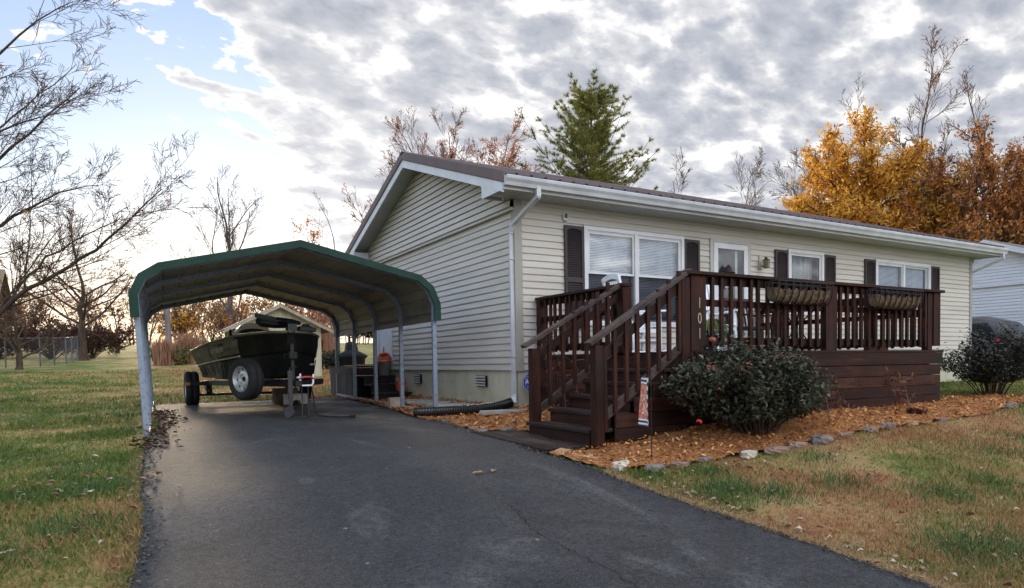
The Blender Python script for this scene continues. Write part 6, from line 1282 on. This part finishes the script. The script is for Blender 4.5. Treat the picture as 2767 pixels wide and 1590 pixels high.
# white pine
def pine(x,y,H,r):
    z=gz(x,y); t=thing('pine_tree','tall dark green pine behind the house roof','tree',(x,y,z)); q=np.random.default_rng(5); A=Tubes(); n=14
    P=np.array([[x+q.normal(0,.03),y+q.normal(0,.03),z+H*i/n] for i in range(n+1)]); A.add(P,np.linspace(r,.03,n+1),9); Br=Tubes(); NC=[];ND=[]
    zz=.28*H
    while zz<H*.985:
        f=zz/H; k=7; L0=4.1*(1-((f-.28)/.74))**.75*q.uniform(.8,1.15)+.28
        if f<.62: L0*=q.uniform(.75,1.1)
        a0=q.uniform(0,6.28)
        for j in range(k):
            a=a0+2*math.pi*j/k+q.uniform(-.4,.4); L=L0*q.uniform(.35,1.35)*(1.0+.12*math.sin(a*2+zz)); m=6; el=.05+.55*f+q.uniform(-.1,.15); pts=[]
            for i in range(m+1):
                u=i/m; pts.append([x+math.cos(a)*L*u*math.cos(el),y+math.sin(a)*L*u*math.cos(el),z+zz+L*(math.sin(el)*u+.28*u*u)])
            pts=np.array(pts); A_=A if 0 else Br; Br.add(pts,np.linspace(.05*(1.1-f),.01,m+1),4)
            for i in range(1,m+1):
                u=i/m
                for s in range(3 if i<m else 2):
                    ln=L*.33*(1.1-u)*q.uniform(.3,1.3)+.10; sd=(-1)**s; aa=a+sd*q.uniform(.4,1.1); d=np.array([math.cos(aa),math.sin(aa),q.uniform(.15,.75)]); d/=np.linalg.norm(d); p0=pts[i]; p1=p0+d*ln; Br.add(np.array([p0,(p0+p1)/2,p1]),[.014,.01,.006],3)
                    for w in np.linspace(.35,1,max(2,int(ln/.13))): NC.append(p0+d*ln*w); ND.append(d)
                NC.append(pts[i]); ND.append(norm(pts[i]-pts[i-1]))
        zz+=H*.031*q.uniform(.7,1.4)
    A.build('trunk',BK,t); Br.build('branches',BK,t)
    NC=np.array(NC);ND=np.array(ND); per=26; C=np.repeat(NC,per,0); D=np.repeat(ND,per,0); n=len(C); d=D*.8+q.normal(0,.75,(n,3))+np.array([0,0,.1]); d/=np.linalg.norm(d,axis=1,keepdims=True); l=q.uniform(.11,.23,(n,1)); s=np.cross(d,q.normal(size=(n,3))); s/=np.linalg.norm(s,axis=1,keepdims=True); s*=.009
    V=np.stack([C-s,C+s,C+d*l],1); fast('needles',V,np.arange(n*3).reshape(n,3),M('pine_needle',(.040,.072,.018),(.19,.21,.045),scale=.7,rough=.6,c3=(.56,.47,.11),island=.45,trans=.3),t,k=3)
pine(14.15,19.4,13.1,.24)
# distant brush and wood line
def wood_mass(name,lab,spots,leafm,seed,hr,twm=TW,lf=2,sz=.10):
    g=Grow(seed,[0,6,5,3],[(15,40),(20,45),(25,55)],[(.45,.7),(.4,.65),(.45,.7)],[0,.4,.3],.1,rmin=.014,split=9); q=g.r; tips=[]
    for x,y in spots:
        h=q.uniform(*hr); zz=gz(x,y); g.limb((x,y,zz-.1),(q.normal(0,.12),q.normal(0,.12),1),h,.03+h*.012,1,start=.12)
    t=thing(name,lab,None,(spots[0][0],spots[0][1],gz(*spots[0]))); t['kind']='stuff'
    g.A.build('brush',twm,t); tp=np.array(g.tips); leafcloud('foliage',tp[q.random(len(tp))<.5],sz,leafm,t,lf,.22,seed)
q=np.random.default_rng(3)
BRN2=M('brush_leaf',(.10,.05,.025),(.26,.14,.06),scale=.5,rough=.8,c3=(.42,.24,.09),island=.5,trans=.35); DKG=M('dark_evergreen',(.012,.020,.010),(.035,.045,.02),scale=.8,rough=.7,island=.5); OLG=M('olive_brush',(.06,.065,.02),(.16,.15,.05),scale=.7,rough=.8,c3=(.28,.20,.09),island=.5,trans=.3)
def arc(a0,a1,d0,d1,n): 
    a=np.radians(33.4+np.linspace(a0,a1,n)+q.normal(0,.4,n)); d=q.uniform(d0,d1,n); return [( -4.84+math.sin(i)*j,-9.4+math.cos(i)*j) for i,j in zip(a,d)]
wood_mass('woods','brown leafless brush and wood line behind the yard',arc(-40,-23.2,72,84,40),BRN2,71,(3.0,5.0),lf=2,sz=.10)
wood_mass('woods','brown brush wood behind the shed and boat',arc(-32.0,-20.5,60,70,34),BRN2,72,(2.2,4.0),lf=3,sz=.10)
wood_mass('woods','dark wood line beyond the field behind the back deck',arc(-19.5,-15.5,88,100,22),DKG,73,(3.0,5.0),lf=6,sz=.20)
wood_mass('woods','distant bare wood line along the horizon',arc(-15,34,110,140,46),BRN2,74,(4,7),lf=2,sz=.16)
def clump(name,lab,x,y,h,r,n,m,cat='shrub',w=.012,seed=1,droop=.5):
    t=thing(name,lab,cat,(x,y,gz(x,y))); q=np.random.default_rng(seed); a=q.uniform(0,6.28,n); rr=np.sqrt(q.uniform(0,1,n))*r; bx,by=x+np.cos(a)*rr,y+np.sin(a)*rr*.7; z=G(bx,by); H=h*q.uniform(.5,1.1,n); a2=q.uniform(0,6.28,n); l=H*q.uniform(.1,droop,n)
    P0=np.stack([bx,by,z],-1); P1=P0+np.stack([np.cos(a2)*l*.4,np.sin(a2)*l*.4,H*.65],-1); P2=P0+np.stack([np.cos(a2)*l,np.sin(a2)*l,H],-1); s=np.stack([-np.sin(a2),np.cos(a2),0*a2],-1)*w
    V=np.stack([P0-s,P0+s,P1+s,P1-s,P2],1); i=np.arange(n)[:,None]*5; F=np.concatenate([i+np.array([[0,1,2]]),i+np.array([[0,2,3]]),i+np.array([[3,2,4]])]); fast('foliage',V,F,m,t,k=3); return t
PAM=M('pampas',(.30,.15,.09),(.50,.30,.19),scale=1,rough=.8,island=.6,trans=.3)
def brush_bush(name,lab,x,y,r,h,m,seed,n=1500,sz=.05):
    t=thing(name,lab,'shrub',(x,y,gz(x,y))); q=np.random.default_rng(seed); g=Grow(seed,[0,6,5],[(20,45),(25,55)],[(.4,.7),(.4,.7)],[0,.3],.1,rmin=.008,split=9)
    for k in range(18):
        a=q.uniform(0,6.28); g.limb((x+math.cos(a)*r*.5*q.uniform(0,1),y+math.sin(a)*r*.4*q.uniform(0,1),gz(x,y)),(math.cos(a)*.8,math.sin(a)*.6,1),h*q.uniform(.6,1.05),.02,1)
    g.A.build('stems',TW,t); leafcloud('foliage',np.array(g.tips),sz,m,t,max(1,n//len(g.tips)+1),.10,seed); return t
for i,(x,y,r,h,lab) in enumerate(((-2.9,29.0,.75,.85,'olive brown bush beside the left carport leg'),(-1.7,30.2,.85,.95,'olive bush behind the stern of the boat'),(-.6,33,.9,1.2,'taller olive bush between boat and shed'))):
    o=brush_bush('shrub',lab,x,y,r,h,OLG,80+i,2600,.055); o['group']='olive bushes behind the boat'
clump('tall_grass','pinkish tan pampas grass behind the stern of the boat',-2.2,29.6,1.55,.5,700,PAM,'grass clump',.016,1,.35); clump('tall_grass','smaller pinkish tan grass clump beside the left carport leg',-3.3,28.4,1.3,.4,420,PAM,'grass clump',.015,2,.4)
clump('tall_grass','broad pink tan pampas grass right of the shed',2.6,26.0,2.0,1.0,1600,PAM,'grass clump',.02,3,.35); o=brush_bush('shrub','dark green low bush in front of the pink grass right of the shed',2.55,23.5,.8,.7,DKG,85,2200,.05)
tree('autumn_tree','tree with peeling orange tan trunk and leaves right of the shed',3.2,30,4.6,.22,G4(86,(0,6,5,4),rmin=.012),9,2.4,M('tan_bark',(.25,.13,.07),(.42,.24,.14),scale=3,rough=.9),TWR,spread=.7,upl=.8,limbL=2.6,leaf=(2,.07,.18,PNK))
tree('autumn_tree','thin sapling with orange leaves showing over the shed roof',1.4,40,5.0,.08,G4(87,(0,5,4),rmin=.012),6,3.0,BK,TW,spread=.6,upl=.9,limbL=1.6,leaf=(2,.06,.12,ORL))
# ---------------------------------------------------------------- rose bushes and seedlings
RL_=M('rose_leaf',(.022,.030,.017),(.058,.068,.042),scale=4,rough=.62,c3=(.175,.145,.105),island=.6,trans=.12,spec=.2); RL2=M('rose_leaf_dark',(.014,.018,.012),(.036,.042,.030),scale=4,rough=.45,c3=(.075,.062,.052),island=.6,trans=.12,spec=.5)
BLO=M('faded_rose',(.26,.065,.04),(.45,.16,.09),scale=12,rough=.7,island=.5); BLR=M('red_rose',(.45,.02,.03),(.55,.04,.06),scale=10,rough=.6)
def petals(c,r,q):
    b=MB()
    for k in range(11):
        a=q.uniform(0,6.28); ph=q.uniform(.1,1.5); d=Vector((math.cos(a)*math.sin(ph),math.sin(a)*math.sin(ph),math.cos(ph))); s=d.orthogonal().normalized()*r*.55; u=d.cross(s).normalized()*r*.55; p=Vector(c)+d*r*.75; b.add([p-s-u*.6,p+s-u*.6,p+s*.7+u+d*r*.2,p-s*.7+u+d*r*.2],[(0,1,2,3)])
    return b
def rose(lab,x,y,rx,ry,z0,z1,seed,mat,nl,open_=0,blooms=(),nst=34):
    zg=gz(x,y); t=thing('rose_bush',lab,'bush',(x,y,zg)); q=np.random.default_rng(seed); A=Tubes(); C=[]
    for k in range(nst):
        a=q.uniform(0,6.28); e=math.sqrt(q.uniform(.03,1))*q.choice([1,1,1,1.12]); top=np.array([x+math.cos(a)*rx*e,y+math.sin(a)*ry*e,z0+(z1-z0)*(math.sqrt(max(.20,1-e*e*.85)))*q.uniform(.82,1.07)+zg*0]); b0=np.array([x+math.cos(a)*.10*e*2,y+math.sin(a)*.09*2*e,zg]); mid=(b0*.45+top*.55)+np.array([math.cos(a)*.05,math.sin(a)*.05,.12]); P=np.array(smooth_line([b0,b0*.7+mid*.3+np.array([0,0,.05]),mid,top],4)); A.add(P,np.linspace(.011,.003,len(P)),4)
        for s in range(5):
            f=q.uniform(.35,.95); i=int(f*(len(P)-1)); d=norm(q.normal(size=3)*np.array([1,1,.6])+np.array([math.cos(a),math.sin(a),.5])*.7); L=q.uniform(.12,.32); pe=P[i]+d*L; A.add(np.array([P[i],P[i]+d*L*.5+np.array([0,0,.02]),pe]),[.004,.003,.002],3)
            for u in np.linspace(.2,1,6): C.append(P[i]+d*L*u)
        for i in range(int(len(P)*.35),len(P)): C.append(P[i])
    C=np.array(C); A.build('stems',M('rose_stem',(.030,.020,.014),(.06,.038,.028),scale=5,rough=.8),t)
    per=max(1,nl//len(C)); n=len(C)*per; P=np.repeat(C,per,0)+q.normal(0,.05,(n,3)); rr_=((P[:,0]-x)/rx)**2+((P[:,1]-y)/ry)**2; P[:,2]=np.maximum(P[:,2],z0+q.uniform(0,.08,n)+.17*np.minimum(rr_,1.3))
    a=q.uniform(0,6.28,n); tilt=q.normal(0,.55,n); u=np.stack([np.cos(a)*np.cos(tilt),np.sin(a)*np.cos(tilt),np.sin(tilt)],-1); w=np.stack([-np.sin(a),np.cos(a),q.normal(0,.5,n)],-1); w/=np.linalg.norm(w,axis=1,keepdims=True); nn=np.cross(u,w); s=q.uniform(.017,.037,(n,1))
    V=np.stack([P-u*s,P+w*s*.62+nn*s*.22,P+u*s*1.15-nn*s*.2,P-w*s*.62+nn*s*.22],1); i=np.arange(n)[:,None]*4; F=np.concatenate([i+np.array([[0,1,2]]),i+np.array([[0,2,3]])]); fast('foliage',V,F,mat,t,k=3)
    for (bx_,by_,bz_,r_,red) in blooms: petals((bx_,by_,bz_),r_,q).build('blossom',BLR if red else BLO,t)
    return t
q=np.random.default_rng(9); bl=[]
for k in range(26):
    a=q.uniform(3.3,6.1); e=q.uniform(.2,.9); bl.append((.66+math.cos(a)*.96*e,-4.12+math.sin(a)*.50*e,.82*math.sqrt(1-e*e*.8)*q.uniform(.72,1.02)+.02,q.uniform(.018,.032),False))
bl+=[(-.43,-4.45,.12,.03,True),(.25,-4.4,.55,.032,False),(.12,-4.42,.60,.034,False),(-.12,-4.3,.88,.035,False)]
rose('big rose bush with faded coral blossoms in front of the deck',.66,-4.12,1.02,.60,.03,.88,91,RL_,21000,blooms=bl,nst=64)
bl=[(6.55,-3.55,.95,.028,True),(6.62,-3.5,.93,.025,True),(7.75,-3.6,1.12,.03,True),(6.9,-3.7,.9,.02,False),(7.4,-3.7,1.0,.022,False)]
rose('taller dark rose bush at the right end of the deck with visible stems',7.15,-3.15,.98,.65,.26,1.16,92,RL2,11500,blooms=bl,nst=46)
def seedling(lab,x,y,h,mat,seed,bare=False):
    t=thing('seedling',lab,'plant',(x,y,gz(x,y))); q=np.random.default_rng(seed); A=Tubes(); z=gz(x,y); P=np.array([(x,y,z),(x-.02,y,z+h*.35),(x-.06,y,z+h*.7),(x-.12,y,z+h)]); A.add(P,[.008,.007,.006,.004],5); C=[]
    for k in range(9):
        i=1+k%3; d=norm(np.array([q.normal(0,1),q.normal(0,.6),q.uniform(.0,.5)])); A.add(np.array([P[i],P[i]+d*.12,P[i]+d*.22-np.array([0,0,.02])]),[.004,.003,.002],3); C+=[P[i]+d*u for u in (.12,.17,.22)]
    A.build('stems',M('pale_stem',(.12,.07,.05),(.22,.15,.11),rough=.8),t)
    if not bare: leafcloud('foliage',np.array(C),.017,mat,t,6,.05,seed,elong=2.4)
RN=M('nandina_red',(.07,.014,.010),(.15,.030,.016),scale=5,rough=.6,c3=(.10,.09,.03),island=.6,trans=.25)
seedling('thin red leaved seedling in chips before the deck skirt',3.45,-4.05,.42,RN,1); seedling('small red leaved seedling just right of the big rose bush',1.82,-4.12,.40,RN,2)
seedling('dried climbing plant with red leaves behind the left stair rail',-.30,-1.88,.85,RN,3); seedling('bare twiggy plant against the left side of the stairs',-.05,-1.8,.75,RN,4,True)
o=clump('groundcover_plant','low dark red plant in chips below the red seedling',3.5,-4.12,.10,.14,120,MAR,'plant',.010,5,.9)
for k,(x,y) in enumerate(((-6.35,-1.95),)):
    pass
